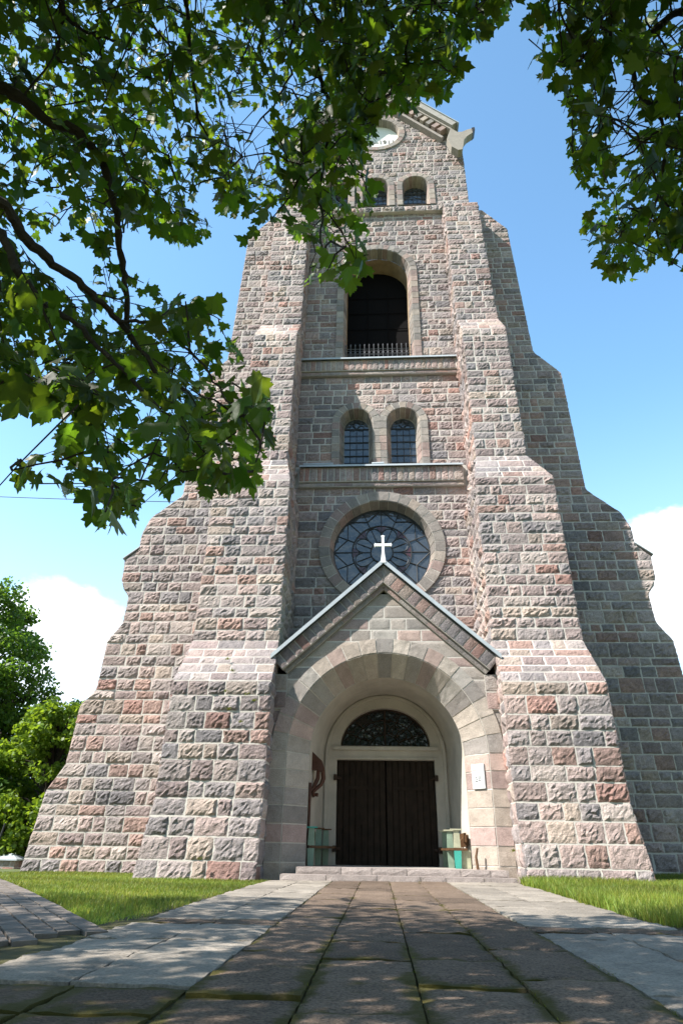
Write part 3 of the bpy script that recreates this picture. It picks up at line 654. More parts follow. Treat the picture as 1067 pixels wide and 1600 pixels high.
for sg in (-1, 1):
    q = [(0, PAP), (sg*2.36, PAP-2.36*PSL), (sg*2.36, PAP-2.36*PSL+0.035), (0, PAP+0.05)]
    M.prism(q if sg < 0 else q[::-1], 12.70, 15.02, (1, 1, 1), 1)
    q = [(0, PAP-0.045), (sg*2.37, PAP-0.045-2.37*PSL), (sg*2.37, PAP-2.37*PSL+0.05), (0, PAP+0.062)]
    M.prism(q if sg < 0 else q[::-1], 12.68, 12.72, (1, 1, 1), 0)
    M.add([(sg*2.1, 12.7, PAP-2.1*PSL+0.06), (sg*2.29, 12.7, PAP-2.29*PSL+0.03), (sg*2.27, 14.9, PAP-2.2*PSL+0.25), (sg*2.0, 14.9, PAP-2.0*PSL+0.06)], [[(0, 1, 2, 3)]], (1, 1, 1), 1 if sg < 0 else 0)
M.build('porch_roof', [ZINC, COPPER], tower)
M = MB(); Yc = 12.70
def crosspoly(cx, z0, z1, za, arm, w):
    e = w*1.9; k = w*0.9
    return [(cx-w*2.1, z0-0.06), (cx+w*2.1, z0-0.06), (cx+w, z0+0.2), (cx+w, za-w), (cx+arm-k*1.2, za-w), (cx+arm-k*0.6, za-e*0.8), (cx+arm, za), (cx+arm-k*0.6, za+e*0.8), (cx+arm-k*1.2, za+w), (cx+w, za+w), (cx+w, z1-k*1.2), (cx+e*0.8, z1-k*0.6), (cx, z1),
            (cx-e*0.8, z1-k*0.6), (cx-w, z1-k*1.2), (cx-w, za+w), (cx-arm+k*1.2, za+w), (cx-arm+k*0.6, za+e*0.8), (cx-arm, za), (cx-arm+k*0.6, za-e*0.8), (cx-arm+k*1.2, za-w), (cx-w, za-w), (cx-w, z0+0.2)]
M.prism(crosspoly(0, PAP+0.02, 6.86, 6.62, 0.2, 0.029)[::-1], Yc-0.03, Yc+0.03); M.build('gable_cross', WHITE, tower)
# porch interior: tapering plaster vault, back wall, door, fanlight
BYW = 15.2; SPB = 2.45; RB = 1.38
M = MB(); n = 40; th = np.linspace(0, math.pi, n)
def vring(r, zs, Y): return np.stack([np.r_[-r, -r*np.cos(th), r], np.full(n+2, Y), np.r_[0.2, zs+r*np.sin(th), 0.2]], -1)
M.grid(np.stack([vring(PRB-0.012, SPR, PYB-0.01), vring(PRB+0.06, SPR, PYB+0.012), vring(RB+0.03, SPB-0.02, BYW-0.0), vring(RB, SPB, BYW)], 0))
M.build('porch_vault', PLAST, tower, smooth=False)
class FanHole(Hole):
    def __init__(s): s.cx, s.zb, s.zs = 0, 2.68, 2.68
    def hw(s, z): return 1.03*np.sqrt(np.maximum(1-(np.maximum(np.asarray(z, float)-2.68, 0)/0.86)**2, 0))
    def on(s, z): return 2.68 < z < 3.53
class DoorHole(Hole):
    def __init__(s): s.cx = 0
    def hw(s, z): return np.full_like(np.asarray(z, float), 1.11)
    def on(s, z): return z < 2.38
M = MB(); ev = sorted(set(list(np.linspace(0.2, 2.38, 8))+list(np.linspace(2.38, 2.68, 4))+list(np.linspace(2.68, 3.54, 34))+list(np.linspace(3.54, 3.83, 18))))
oc = lambda z: np.where(np.asarray(z, float) > SPB, np.sqrt(np.maximum(RB**2-np.maximum(np.asarray(z, float)-SPB, 0)**2, 0)), RB)
for k in range(len(ev)-1):
    for a, b in with_holes((lambda z: -oc(z)), oc, [FanHole(), DoorHole()])((ev[k]+ev[k+1])/2): mortar(M, front(BYW), (0, -1, 0), a, b, ev[k], ev[k+1], 0, 2, 2, 0)
# reveals
fz = np.linspace(0, math.pi, 30); P = np.stack([1.03*np.cos(fz), 0*fz, 2.68+0.86*np.sin(fz)], -1)
P = np.concatenate([[(1.03, 0, 2.68)], P, [(-1.03, 0, 2.68), (1.03, 0, 2.68)]]); A = P.copy(); A[:, 1] = BYW; B = P.copy(); B[:, 1] = 15.45; M.grid(np.stack([A, B], 0))
P = np.array([(-1.11, 0, 0.2), (-1.11, 0, 2.38), (1.11, 0, 2.38), (1.11, 0, 0.2)], float); A = P.copy(); A[:, 1] = BYW; B = P.copy(); B[:, 1] = 15.36; M.grid(np.stack([A, B], 0))
# archivolt order standing proud of the back wall, lintel ledge
q1, q2 = vring(1.30, SPB, BYW-0.05), vring(1.37, SPB, BYW-0.05); M.grid(np.stack([vring(1.30, SPB, BYW), q1, q2, vring(1.385, SPB, BYW+0.01)], 0))
M.box((-1.2, BYW-0.07, 2.585), (1.2, BYW+0.01, 2.655)); M.box((-1.17, BYW-0.03, 2.39), (1.17, BYW+0.01, 2.43))
M.build('porch_back_wall', PLAST, tower)
M = MB(); fan = [(1.05*math.cos(a), 15.42, 2.67+0.87*math.sin(a)) for a in fz]; M.add(fan, [[list(range(len(fan)))]]); fl = M.build('fanlight', DGLASS, tower)
M = MB(); Yf = 15.40
for a in np.linspace(0, math.pi, 9)[1:-1]: M.tube([(0.36*math.cos(a), Yf, 2.68+0.30*math.sin(a)), (1.02*math.cos(a), Yf, 2.68+0.85*math.sin(a))], 0.009, 4)
M.tube([(0, Yf-0.01, 2.68), (0, Yf-0.01, 3.52)], 0.024, 5); M.tube([(-1.02, Yf, 2.69), (1.02, Yf, 2.69)], 0.03, 5)
for r1_ in (0.34, 0.72): M.tube([(r1_*math.cos(a), Yf, 2.68+0.84*r1_*math.sin(a)) for a in fz], 0.009, 4)
for k in range(7):
    a = math.pi*(k+0.5)/7; circ(M, 0.5*math.cos(a), 2.68+0.42*math.sin(a), 0.11, Yf, 0.008, n=14)
M.tube([(1.02*math.cos(a), Yf, 2.68+0.85*math.sin(a)) for a in fz], 0.025, 5); M.build('tracery', IRON, fl)
for sg in (-1, 1):
    M = MB(); M.box((min(sg*0.012, sg*1.1), 15.33, 0.27), (max(sg*0.012, sg*1.1), 15.36, 2.37))
    for k in range(8):
        x0 = 0.014+k*0.136; x1 = x0+0.128; q = sorted((sg*x0, sg*x1)); d = rng.uniform(0, 0.004)
        M.prism([(q[0], 15.33), (q[0]+0.012, 15.312-d), (q[1]-0.012, 15.312-d), (q[1], 15.33)], 0.28, 2.365, axis=2)
    dl = M.build('door', DOORW, tower); dl['label'] = 'left dark plank door leaf' if sg < 0 else 'right dark plank door leaf'
    c = MB(); cx = sg*0.55; c.box((cx-0.03, 15.285, 1.05), (cx+0.03, 15.312, 2.12)); c.box((cx-0.32, 15.28, 1.76), (cx+0.32, 15.31, 1.83)); c.build('raised_cross', DOORW, dl)
    for z in (0.58, 2.0):
        hg = MB(); hg.tube([(sg*1.03, 15.29, z), (sg*1.12, 15.18, z)], 0.032, 6); hg.tube([(sg*1.13, 15.15, z-0.06), (sg*1.13, 15.15, z+0.06)], 0.04, 8); hg.build('hinge', IRON, dl)
# ---- steps
ZL = 0.28
M = MB()
def steprow(x0, x1, y0, y1, z0, z1):
    M.box((x0, y0+0.01, z0-0.1), (x1, y1, z1-0.012), MCOL*0.8, 1); x = x0
    while x < x1-0.05:
        w = min(rng.uniform(0.4, 0.95), x1-x)
        if x1-x-w < 0.2: w = x1-x
        c = np.array((0.30, 0.255, 0.235))*rng.uniform(0.85, 1.12)
        block(M, front(y0), (0, -1, 0), x, x+w, z0, z1, c, 0.012, 0.09, 0.006, 0.006)
        M.box((x+0.004, y0-0.004, z1-0.03), (x+w-0.004, y1, z1), c, 0); x += w
steprow(-1.62, 2.05, 12.45, 13.1, 0.17, ZL); steprow(-1.85, 2.12, 12.12, 12.5, 0.02, 0.175)
M.box((-1.6, 13.0, 0.1), (1.6, 15.4, ZL-0.004), (0.36, 0.33, 0.30), 0)
M.build('step', DSTONE, tower)
# ---- nave behind the tower
nave = MB()
for sg in (-1, 1): face(nave, sidef(sg*5.6), (sg, 0, 0), 0, 9, lambda z: [(20, 44)], 0.6, 0.03, (0.6, 1.2), cell=0.3)
nave.box((-5.58, 20, 0), (5.58, 44, 8.9), (0.27, 0.25, 0.235), 0)
nv = nave.build('nave_wall', STONE, tower)
rf = MB(); rf.prism([(-6.0, 8.7), (6.0, 8.7), (0, 15)], 19.8, 44.3); rf.build('nave_roof', rough_mat('roof_tile', (0.18, 0.07, 0.05), bump=0.4), tower)
# grass tufts growing from the mortar
def tuft(M, c, n, h, col):
    for _ in range(n):
        a = rng.uniform(0, 6.28); l = h*rng.uniform(0.5, 1.1); d = np.array([math.cos(a)*0.6, -abs(math.sin(a))*0.6, rng.uniform(0.3, 1)]); d /= np.linalg.norm(d)
        b = np.array(c)+rng.normal(0, h*0.3, 3)*np.array([1, 0.3, 0.5]); s_ = np.cross(d, [0, 0, 1.0])+rng.normal(0, 0.1, 3); s_ = s_/np.linalg.norm(s_)*h*0.09
        M.add([b-s_, b+s_, b+d*l+np.array([0, 0, -0.2*l])], [[(0, 1, 2)]], np.array(col)*rng.uniform(0.7, 1.3))
for px, py, Y in ((352, 1080, 12.36), (386, 1085, 12.33), (398, 1095, 12.33), (358, 1108, 12.33), (376, 1128, 12.34), (356, 1030, 12.62), (363, 1048, 12.5), (313, 1343, 12.1), (801, 1330, 12.4)):
    M = MB(); c = at_Y(px, py, Y); tuft(M, c, 26, 0.07, (1.2, 1.1, 0.8)); o = M.build('grass_tuft', MOSSM)
    tag(o, 'small yellow green grass tuft rooted in the mortar of the stone buttress', 'grass tuft', 'grass tufts rooted in the buttresses')
# ================================================================ PORCH FURNITURE
def bench(sg, label):
    t = thing('bench', label, 'bench', (sg*1.35, 14.2, ZL))
    X = lambda x: sg*x
    def bx(M, x0, x1, y0, y1, z0, z1): M.box((min(X(x0), X(x1)), y0, z0), (max(X(x0), X(x1)), y1, z1))
    M = MB(); (bx(M, 1.16, 1.5, 13.5, 14.2, ZL+0.30, ZL+0.34), bx(M, 1.08, 1.42, 14.2, 14.9, ZL+0.30, ZL+0.34)); M.build('seat', WOOD, t)
    M = MB(); bx(M, 1.47, 1.50, 13.52, 14.9, ZL+0.44, ZL+0.60); M.build('backrest', SAGE if sg < 0 else WOOD, t)
    for k, y in enumerate((13.5, 14.1, 14.72)):
        xa = (1.47, 1.38, 1.28)[k] if sg < 0 else (1.31, 1.24, 1.20)[k]
        mt = SAGE if sg < 0 else (TURQ if k == 0 else SAGE)
        M = MB(); M.prism([(X(xa-0.05), ZL), (X(xa+0.06), ZL), (X(xa+0.075), ZL+0.295), (X(xa-0.06), ZL+0.295)], y, y+0.05); 
        if sg < 0:
            M.v[-1][[0, 1, 2, 3], 0] += 0.0
        M.build('leg', mt, t)
        M = MB(); M.prism([(X(xa-0.06), ZL+0.345), (X(xa+0.07), ZL+0.345), (X(xa+0.055), ZL+0.64), (X(xa-0.05), ZL+0.64)], y+0.004, y+0.046); M.build('arm_support', BEIGE if sg > 0 and k == 0 else SAGE, t)
        M = MB(); bx(M, xa-0.11, xa+0.11, y-0.02, y+0.09, ZL+0.642, ZL+0.667)
        M.build('armrest', (TURQ if k == 0 else WOOD) if sg < 0 else BEIGE, t)
    return t
bench(-1, 'faded green wooden bench with brown seat, on the door’s left below the carved bracket'.replace('’', "'"))
bench(1, 'green wooden bench with one bright turquoise leg, below the white notice')
M = MB(); M.box((1.38, 13.56, ZL), (1.56, 13.6, ZL+0.3)); o = M.build('board', BEIGE); tag(o, 'small beige board standing on edge beside the turquoise bench leg', 'board')
M = MB(); M.prism([(1.38, ZL+0.34), (1.56, ZL+0.38), (1.56, ZL+0.58), (1.48, ZL+0.54), (1.40, ZL+0.45)], 13.75, 14.0); o = M.build('wooden_crate', WOOD); tag(o, 'dark brown wooden box lying on the right bench seat', 'box')
M = MB(); M.tube([(1.60, 12.98, ZL), (1.585, 13.0, ZL+0.2), (1.62, 13.0, ZL+0.34)], [0.028, 0.024, 0.02], 6); o = M.build('wooden_stake', WOOD); tag(o, 'short brown wooden stake leaning on the right porch jamb', 'stake')
# carved bracket and pole on the left
br = thing('wall_bracket', 'carved dark red wooden bracket with curled foot on the left porch wall', 'bracket', (-1.55, 14.0, 1.6))
M = MB(); M.prism([(-1.6, 2.42), (-1.35, 2.2), (-1.29, 2.05), (-1.33, 1.97), (-1.45, 2.02), (-1.6, 2.02)][::-1], 13.92, 14.1); M.build('shelf', REDWOOD, br)
M = MB(); M.tube([(-1.33, 14.0, 2.02), (-1.31, 14.0, 1.86), (-1.36, 14.0, 1.74), (-1.46, 14.0, 1.66), (-1.52, 14.0, 1.6), (-1.49, 14.0, 1.52), (-1.44, 14.0, 1.53), (-1.43, 14.0, 1.58)], [0.045, 0.05, 0.04, 0.04, 0.045, 0.045, 0.04, 0.03], 7); M.build('curl', REDWOOD, br, smooth=True)
M = MB(); M.tube([(-1.42, 14.0, 2.03), (-1.43, 14.0, 1.86), (-1.5, 14.0, 1.7), (-1.58, 14.0, 1.6)], [0.04, 0.045, 0.04, 0.04], 7); M.build('strut', REDWOOD, br, smooth=True)
M = MB(); M.tube([(-1.56, 13.7, ZL), (-1.55, 13.7, 1.75)], 0.03, 8); o = M.build('wooden_pole', REDWOOD); tag(o, 'dark red wooden pole standing against the left porch wall', 'pole')
# white notice on the right jamb splay
nd = np.array([PR0-PRB, -(PYB-PY), 0.0])
def splay(s, z):   # s 0..1 from inner to outer edge, on the right splay
    return np.array([PRB+(PR0-PRB)*s, PYB+(PY-PYB)*s, z])
nrm = np.array([-(PYB-PY), -(PR0-PRB), 0.0]); nrm /= np.linalg.norm(nrm)
no = thing('notice_board', 'white metal notice plate screwed to the pale right jamb of the porch', 'notice', tuple(splay(0.5, 1.84)+nrm*0.03))
def plate(M, s0, s1, z0, z1, d0, d1):
    P = [splay(s0, z0)+nrm*d0, splay(s1, z0)+nrm*d0, splay(s1, z1)+nrm*d0, splay(s0, z1)+nrm*d0, splay(s0, z0)+nrm*d1, splay(s1, z0)+nrm*d1, splay(s1, z1)+nrm*d1, splay(s0, z1)+nrm*d1]
    M.add(P, [[(0, 3, 2, 1), (4, 5, 6, 7), (0, 1, 5, 4), (1, 2, 6, 5), (2, 3, 7, 6), (3, 0, 4, 7)]])
s0, s1, z0, z1 = 0.30, 0.80, 1.62, 2.06
M = MB(); plate(M, s0, s1, z0, z1, 0.022, 0.05); M.build('plate', plain('enamel_plate', (0.55, 0.57, 0.57), 0.4), no)
LT = plain('faded_print', (0.16, 0.15, 0.13), 0.8)
for zz, hh, a, b in ((1.985, 0.012, 0.2, 0.8), (1.945, 0.016, 0.1, 0.9), (1.895, 0.014, 0.15, 0.85)):
    x = a; M = MB()
    while x < b:
        w = rng.uniform(0.03, 0.055); plate(M, s0+(s1-s0)*x, s0+(s1-s0)*min(x+w, b), zz, zz+hh*rng.uniform(0.7, 1), 0.05, 0.052); x += w+0.02
    M.build('lettering', LT, no)
for cx, cz in ((0.34, 1.775), (0.62, 1.79)):
    M = MB()
    for dx, dz, w, hh in ((-0.1, -0.03, 0.09, 0.02), (-0.08, 0.0, 0.05, 0.03), (0.02, -0.035, 0.08, 0.022), (0.03, 0.0, 0.06, 0.028), (-0.03, 0.035, 0.08, 0.02)):
        plate(M, s0+(s1-s0)*(cx+dx), s0+(s1-s0)*(cx+dx+w), cz+dz, cz+dz+hh, 0.05, 0.0525)
    M.build('emblem', plain('dark_print', (0.08, 0.08, 0.08), 0.8), no)
# ================================================================ GROUND
def gz(x, y):
    x = np.asarray(x, float); y = np.asarray(y, float)
    base = np.clip((y-3)*0.010, 0, 0.09)
    far = np.clip((y-15)/25, 0, 1)*-0.55
    tilt = np.clip(x, -8, 8)*0.008*np.clip((y-8)/4, 0, 1)
    return base+far+tilt
def gpos(x, y, dz=0.0): return np.stack([x, y, gz(x, y)+dz], -1)
gxs = np.unique(np.r_[np.linspace(-400, -12, 10), np.linspace(-12, 12, 49), np.linspace(12, 400, 10)]); gys = np.unique(np.r_[np.linspace(-300, -10, 8), np.linspace(-10, 50, 90), np.linspace(50, 900, 14)])
GX, GYY = np.meshgrid(gxs, gys, indexing='ij'); M = MB(); M.grid(gpos(GX, GYY, -0.03)); tag(M.build('ground', SOIL), kind='structure')
# paved walk: joint bed, then slabs
def slab(M, x0, x1, y0, y1, col, dz, mi=0, g=0.005, poly=None):
    nx = max(4, int((x1-x0)/0.06)); ny = max(4, int((y1-y0)/0.06)); xs = np.linspace(x0+g, x1-g, nx); ys = np.linspace(y0+g, y1-g, ny)
    xs = np.r_[xs[0], xs, xs[-1]]; ys = np.r_[ys[0], ys, ys[-1]]
    X, Y = np.meshgrid(xs, ys, indexing='ij'); tx, ty = rng.normal(0, 0.0018, 2)
    xm, ym = (x0+x1)/2, (y0+y1)/2
    d = dz+tx*(X-xm)/0.3+ty*(Y-ym)/0.3+rng.normal(0, 0.0012, X.shape)
    de = np.minimum(np.minimum(X-x0, x1-X), np.minimum(Y-y0, y1-Y)); E = np.clip(1-de/0.09, 0, 1)
    d = d-0.007*np.clip(1-(de-g)/0.03, 0, 1)*rng.uniform(0.0, 1.8, X.shape)
    jx = np.zeros_like(X)
    d[0, :] = d[-1, :] = -0.03; d[:, 0] = d[:, -1] = -0.03
    P = gpos(X, Y); P[..., 2] += d; M.grid(P, col, mi, E)
M = MB(); X, Y = np.meshgrid(np.linspace(-2.25, 2.6, 12), np.linspace(-2, 12.4, 40), indexing='ij'); M.grid(gpos(X, Y, -0.008)); tag(M.build('joint_bed', JOINT), kind='structure')
M = MB()
for c in range(4):
    x0 = -0.95+c*0.475; y = -1.5+rng.uniform(0, 0.2)
    while y < 12.1:
        L = 0.475*rng.choice([1.5, 2, 2.5]); y1 = min(y+L, 12.13); slab(M, x0, x0+0.475, y, y1, np.array((0.138, 0.100, 0.074))*rng.uniform(0.75, 1.2), 0.012+rng.normal(0, 0.003)); y = y1
# brown cross strip and the near left / right brown paving
for sg in (-1, 1):
    for k in range(3):
        a, b = sorted((sg*(0.95+k*0.475), sg*(0.95+(k+1)*0.475)))
        if sg < 0 and k == 2: b = a+0.0; continue
        slab(M, a, b, 5.52, 5.82, np.array((0.12, 0.088, 0.066))*rng.uniform(0.8, 1.1), 0.012)
for k in range(4):
    for j in range(8):
        slab(M, -2.87+k*0.475+0.02, -2.41+k*0.475+0.02, -0.6+j*0.475, -0.14+j*0.475, np.array((0.11, 0.078, 0.056))*rng.uniform(0.8, 1.15), 0.012)
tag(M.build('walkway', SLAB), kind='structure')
M = MB()
for sg in (-1, 1):
    for (ya, yb) in ((3.25 if sg < 0 else -1.0, 5.5), (5.84, 12.12)):
        y = ya
        while y < yb-0.05:
            L = rng.uniform(0.5, 0.95); y1 = yb if yb-y-L < 0.3 else y+L
            for (wa, wb) in ((0.955, 1.50), (1.50, 2.03 if sg < 0 else 2.12)):
                a, b = sorted((sg*wa, sg*wb)); slab(M, a, b, y, y1, np.array((0.245, 0.215, 0.18))*rng.uniform(0.8, 1.12), 0.014+rng.normal(0, 0.003))
            if sg > 0 and ya < 5:
                for (wa, wb) in ((2.12, 2.75), (2.75, 3.4)): slab(M, wa, wb, y, y1, np.array((0.245, 0.215, 0.18))*rng.uniform(0.8, 1.12), 0.014)
            y = y1
tag(M.build('pale_kerb_strip', PALESLAB), kind='structure')
# grey paver path running off to the left
M = MB(); d = np.array([-0.555, 0.832]); nrm2 = np.array([-0.832, -0.555]); o0 = np.array([-2.03, 4.98])
for i in range(9):
    s = 0.0+0.28*rng.uniform(-0.3, 0.3)-i*0.165*0.6 - (0.12 if i % 3 == 0 else 0)
    while s < 16:
        L = 0.30
        a, b = i*0.155, (i+1)*0.155; g = 0.009
        q = []
        for (uu, ww) in ((s+0.004, a+g), (s+L-0.004, a+g), (s+L-0.004, b-g), (s+0.004, b-g)):
            pt = o0+d*uu+nrm2*ww; q.append((pt[0], pt[1], float(gz(pt[0], pt[1]))+0.016+rng.normal(0, 0.0015)))
        lo = [(x, y, z-0.05) for x, y, z in q]
        M.add(q+lo, [[(0, 1, 2, 3), (0, 4, 5, 1), (1, 5, 6, 2), (2, 6, 7, 3), (3, 7, 4, 0)]], np.array((0.165, 0.14, 0.12))*rng.uniform(0.85, 1.15)); s += L
tag(M.build('paver_path', BRICKP), kind='structure')
M = MB(); q = [o0-d*0.9+nrm2*(-0.01), o0+d*16+nrm2*(-0.01), o0+d*16+nrm2*1.42, o0-d*1.0+nrm2*1.42]
ss = np.linspace(0, 1, 30); P = np.stack([np.stack([q[0]*(1-t)+q[1]*t for t in ss]), np.stack([q[3]*(1-t)+q[2]*t for t in ss])], 0); M.grid(gpos(P[..., 0], P[..., 1], -0.012)); tag(M.build('paver_bed', JOINT), kind='structure')
# ---- lawn blades
def lawn(region, n, hmean):
    x0, x1, y0, y1 = region; x = rng.uniform(x0, x1, n); y = rng.uniform(y0, y1, n); return x, y
def inside_path(x, y):
    rel = np.stack([x, y], -1)-o0; u = rel@d; w = rel@nrm2
    return (w > -0.03) & (w < 1.45) & (u > -1.2)
def patchy(x, y): return 0.5+0.5*np.sin(x*1.3+np.sin(y*0.9)*2)*np.sin(y*1.1+1.7*np.sin(x*0.7))
def blades(name, x, y, h, colf):
    n = len(x); z = gz(x, y)-0.03; a = rng.uniform(0, 6.28, n); lean = rng.uniform(0.1, 0.7, n)*h; b = rng.uniform(0, 6.28, n)
    w = rng.uniform(0.0022, 0.0045, n)*(1+0.10*np.maximum(y-5, 0)); dx, dy = np.cos(a)*w, np.sin(a)*w; lx, ly = np.cos(b)*lean, np.sin(b)*lean
    P = np.stack([np.stack([x-dx, y-dy, z], -1), np.stack([x+dx, y+dy, z], -1), np.stack([x+dx*0.7+lx*0.4, y+dy*0.7+ly*0.4, z+h*0.6], -1), np.stack([x-dx*0.7+lx*0.4, y-dy*0.7+ly*0.4, z+h*0.6], -1), np.stack([x+lx, y+ly, z+h], -1)], 1)
    i = np.arange(n)[:, None]*5; C = np.repeat(colf(n)*(0.72+0.55*patchy(x*0.8+2, y*1.3))[:, None]*np.where(patchy(x*0.45+1, y*0.6+4) > 0.72, 1.12, 1.0)[:, None]*np.stack([0.95+0.15*patchy(x*2.1, y*1.7), np.ones(n), np.ones(n)], -1), 5, 0)
    M = MB(); M.add(P.reshape(-1, 3), [i+np.array([[0, 1, 2, 3]]), i+np.array([[3, 2, 4]])], C); return tag(M.build(name, GRASSM), kind='stuff')
def gcol(dry):
    def f(n):
        c = np.ones((n, 3))*rng.uniform(0.7, 1.25, (n, 1)); k = rng.uniform(0, 1, n) < dry; c[k] *= np.array([1.5, 1.12, 1.4]); return c
    return f
x = rng.uniform(-9.5, -1.9, 150000); y = rng.uniform(4.7, 14.6, 150000)
edge = -2.06-0.12*np.sin(y*5)*0.3-np.clip((6.4-y)*0.15, 0, 1)
k = (x < edge) & ~inside_path(x, y) & (y < 12.3+np.where(x < -4.4, 2.5, 0)) & ((x-o0[0])*0.832+(y-o0[1])*0.555 > -0.02)
k &= ~((y > 12.2) & (np.abs(x) < 4.6) | (y > 14.85))
x, y = x[k], y[k]; h = rng.uniform(0.04, 0.08, len(x))*(0.75+0.5*patchy(x, y)); blades('grass', x, y, h, gcol(0.38))
x = rng.uniform(2.05, 8.5, 150000); y = rng.uniform(5.3, 14.7, 150000)
k = (x > 2.12+0.05*np.sin(y*4.3)+np.clip((6.2-y)*1.2, 0, 9)) & (y < np.where(x < 4.5, 12.25, 14.8)); x, y = x[k], y[k]
h = rng.uniform(0.07, 0.145, len(x))*(0.7+0.6*patchy(x, y)); blades('grass', x, y, h, gcol(0.33))
# weeds and moss tufts in the joints
M = MB()
for yy in np.arange(2.6, 12, 0.05):
    for xx in (-0.95, -0.475, 0.0, 0.475, 0.95, -2.04):
        if rng.uniform() < (0.30 if abs(xx) != 2.04 else 0.5)*(0.4+0.6*patchy(xx*3, yy*2)): 
            px_, py_ = xx+rng.normal(0, 0.012), yy+rng.uniform(0, 0.05); tuft(M, (px_, py_, float(gz(px_, py_))+0.005), 5, rng.uniform(0.012, 0.03), (0.9, 0.85, 0.6))
tag(M.build('joint_moss', MOSSM), kind='stuff')
# ================================================================ TREES
def leaf_shape():
    half = [(0.0, 0.0), (0.10, -0.03), (0.26, -0.10), (0.33, 0.01), (0.50, 0.00), (0.46, 0.13), (0.42, 0.20), (0.53, 0.29), (0.58, 0.46), (0.44, 0.46), (0.32, 0.45), (0.24, 0.44), (0.28, 0.58), (0.26, 0.71), (0.14, 0.74), (0.08, 0.84), (0.0, 1.0)]
    return np.array(half)
LH = leaf_shape()
def leaves_mesh(P, D, Nn, size, colr):
    """one maple leaf per row: base point P, tip direction D, face normal Nn; two folded halves each"""
    n = len(P); D = D/np.linalg.norm(D, axis=1)[:, None]; Sx = np.cross(D, Nn); Sx /= np.linalg.norm(Sx, axis=1)[:, None]+1e-9; Nn = np.cross(Sx, D)
    m = len(LH); fold = rng.uniform(0.05, 0.6, n); curl = rng.uniform(-0.15, 0.6, n); ww = rng.uniform(0.92, 1.2, n)
    V = []
    for sg in (1, -1):
        lx = LH[:, 0][None]*sg*ww[:, None]; ly = LH[:, 1][None]; lz = -np.abs(LH[:, 0])[None]*fold[:, None]-(LH[:, 1]**2)[None]*curl[:, None]
        V.append(P[:, None]+size[:, None, None]*(Sx[:, None]*lx[..., None]+D[:, None]*ly[..., None]+Nn[:, None]*lz[..., None]))
    V = np.concatenate(V, 1)                 # n, 2m, 3
    i = np.arange(n)[:, None]*2*m
    loops = [(0, 1, 2, 3), (0, 3, 6, 11), (3, 4, 5, 6), (6, 7, 8, 9), (6, 9, 10, 11), (0, 11, 16, 16), (11, 12, 13, 14), (11, 14, 15, 16)]
    fs = []
    for q in loops:
        qq = q[:3] if q[2] == q[3] else q
        fs.append(i+np.array([qq])); fs.append(i+np.array([tuple(m+w for w in qq[::-1])]))
    return V.reshape(-1, 3), fs, np.repeat(colr, 2*m, 0)
def in_poly(x, y, poly):
    poly = np.asarray(poly, float); c = np.zeros(x.shape, bool); j = len(poly)-1
    for i in range(len(poly)):
        xi, yi = poly[i]; xj, yj = poly[j]
        hit = ((yi > y) != (yj > y)) & (x < (xj-xi)*(y-yi)/(yj-yi+1e-12)+xi); c ^= hit; j = i
    return c
def sprigs(centers, length, nl, rmax=None):
    """leafy twigs at the given points: returns leaf arrays and twig polylines"""
    P, D, Nn, S_, tw = [], [], [], [], []
    for c in centers:
        a = rng.uniform(0, 6.28); dr = np.array([math.cos(a), math.sin(a), rng.uniform(-0.75, 0.15)]); dr /= np.linalg.norm(dr); L = length*rng.uniform(0.7, 1.3)
        tw.append([c-dr*L*0.5, c+np.array([0, 0, 0.02]), c+dr*L*0.5])
        k = nl+rng.integers(-2, 3)
        for j in range(k):
            t = (j+0.5)/k-0.5; b = c+dr*L*t
            sd = np.cross(dr, [0, 0, 1.0]); sd /= np.linalg.norm(sd)+1e-9; sd = sd*(1 if j % 2 else -1)
            pet = sd*rng.uniform(0.4, 1)+dr*rng.uniform(0, 0.8)+np.array([0, 0, rng.uniform(-0.7, 0.15)]); pet /= np.linalg.norm(pet)
            p = b+pet*rng.uniform(0.04, 0.10); dd = pet*0.7+np.array([0, 0, rng.uniform(-1.1, -0.1)])+rng.normal(0, 0.25, 3)
            nn = np.array([0, 0, 1.0])+rng.normal(0, 0.45, 3)+sd*0.3
            P.append(p); D.append(dd); Nn.append(nn); S_.append(rng.uniform(0.055, 0.13))
    return np.array(P), np.array(D), np.array(Nn), np.array(S_), tw
PA = [(-260, -420), (815, -420), (812, -5), (795, 25), (770, 52), (738, 72), (716, 145), (690, 152), (658, 168), (600, 178), (578, 228), (562, 260), (598, 268), (596, 318), (572, 345), (580, 398), (562, 452), (540, 455), (520, 436), (475, 447), (480, 402), (470, 378), (440, 345), (400, 358), (372, 378), (330, 365), (290, 388), (240, 365), (205, 352), (175, 402), (120, 380), (70, 350), (-260, 350)]
PB = [(-260, 345), (70, 345), (45, 395), (60, 425), (110, 440), (165, 405), (205, 430), (240, 450), (270, 472), (300, 440), (350, 485), (370, 530), (388, 590), (432, 622), (422, 700), (402, 755), (330, 782), (300, 745), (230, 777), (205, 815), (165, 832), (125, 790), (95, 770), (78, 705), (92, 655), (-260, 640)]
PBL = [(0, 752), (12, 712), (60, 700), (50, 722), (85, 735), (40, 762)]
PCR = [(820, 66), (838, -420), (1330, -420), (1330, 430), (1062, 452), (1038, 405), (985, 442), (942, 430), (925, 398), (895, 352), (930, 330), (892, 280), (886, 200), (858, 140), (828, 84)]
HOLES = [[(950, 170), (975, 120), (1010, 190), (985, 250), (945, 235)], [(985, 0), (1067, -30), (1067, 30), (1010, 75)], [(325, 175), (395, 155), (430, 205), (400, 245), (350, 235)]]
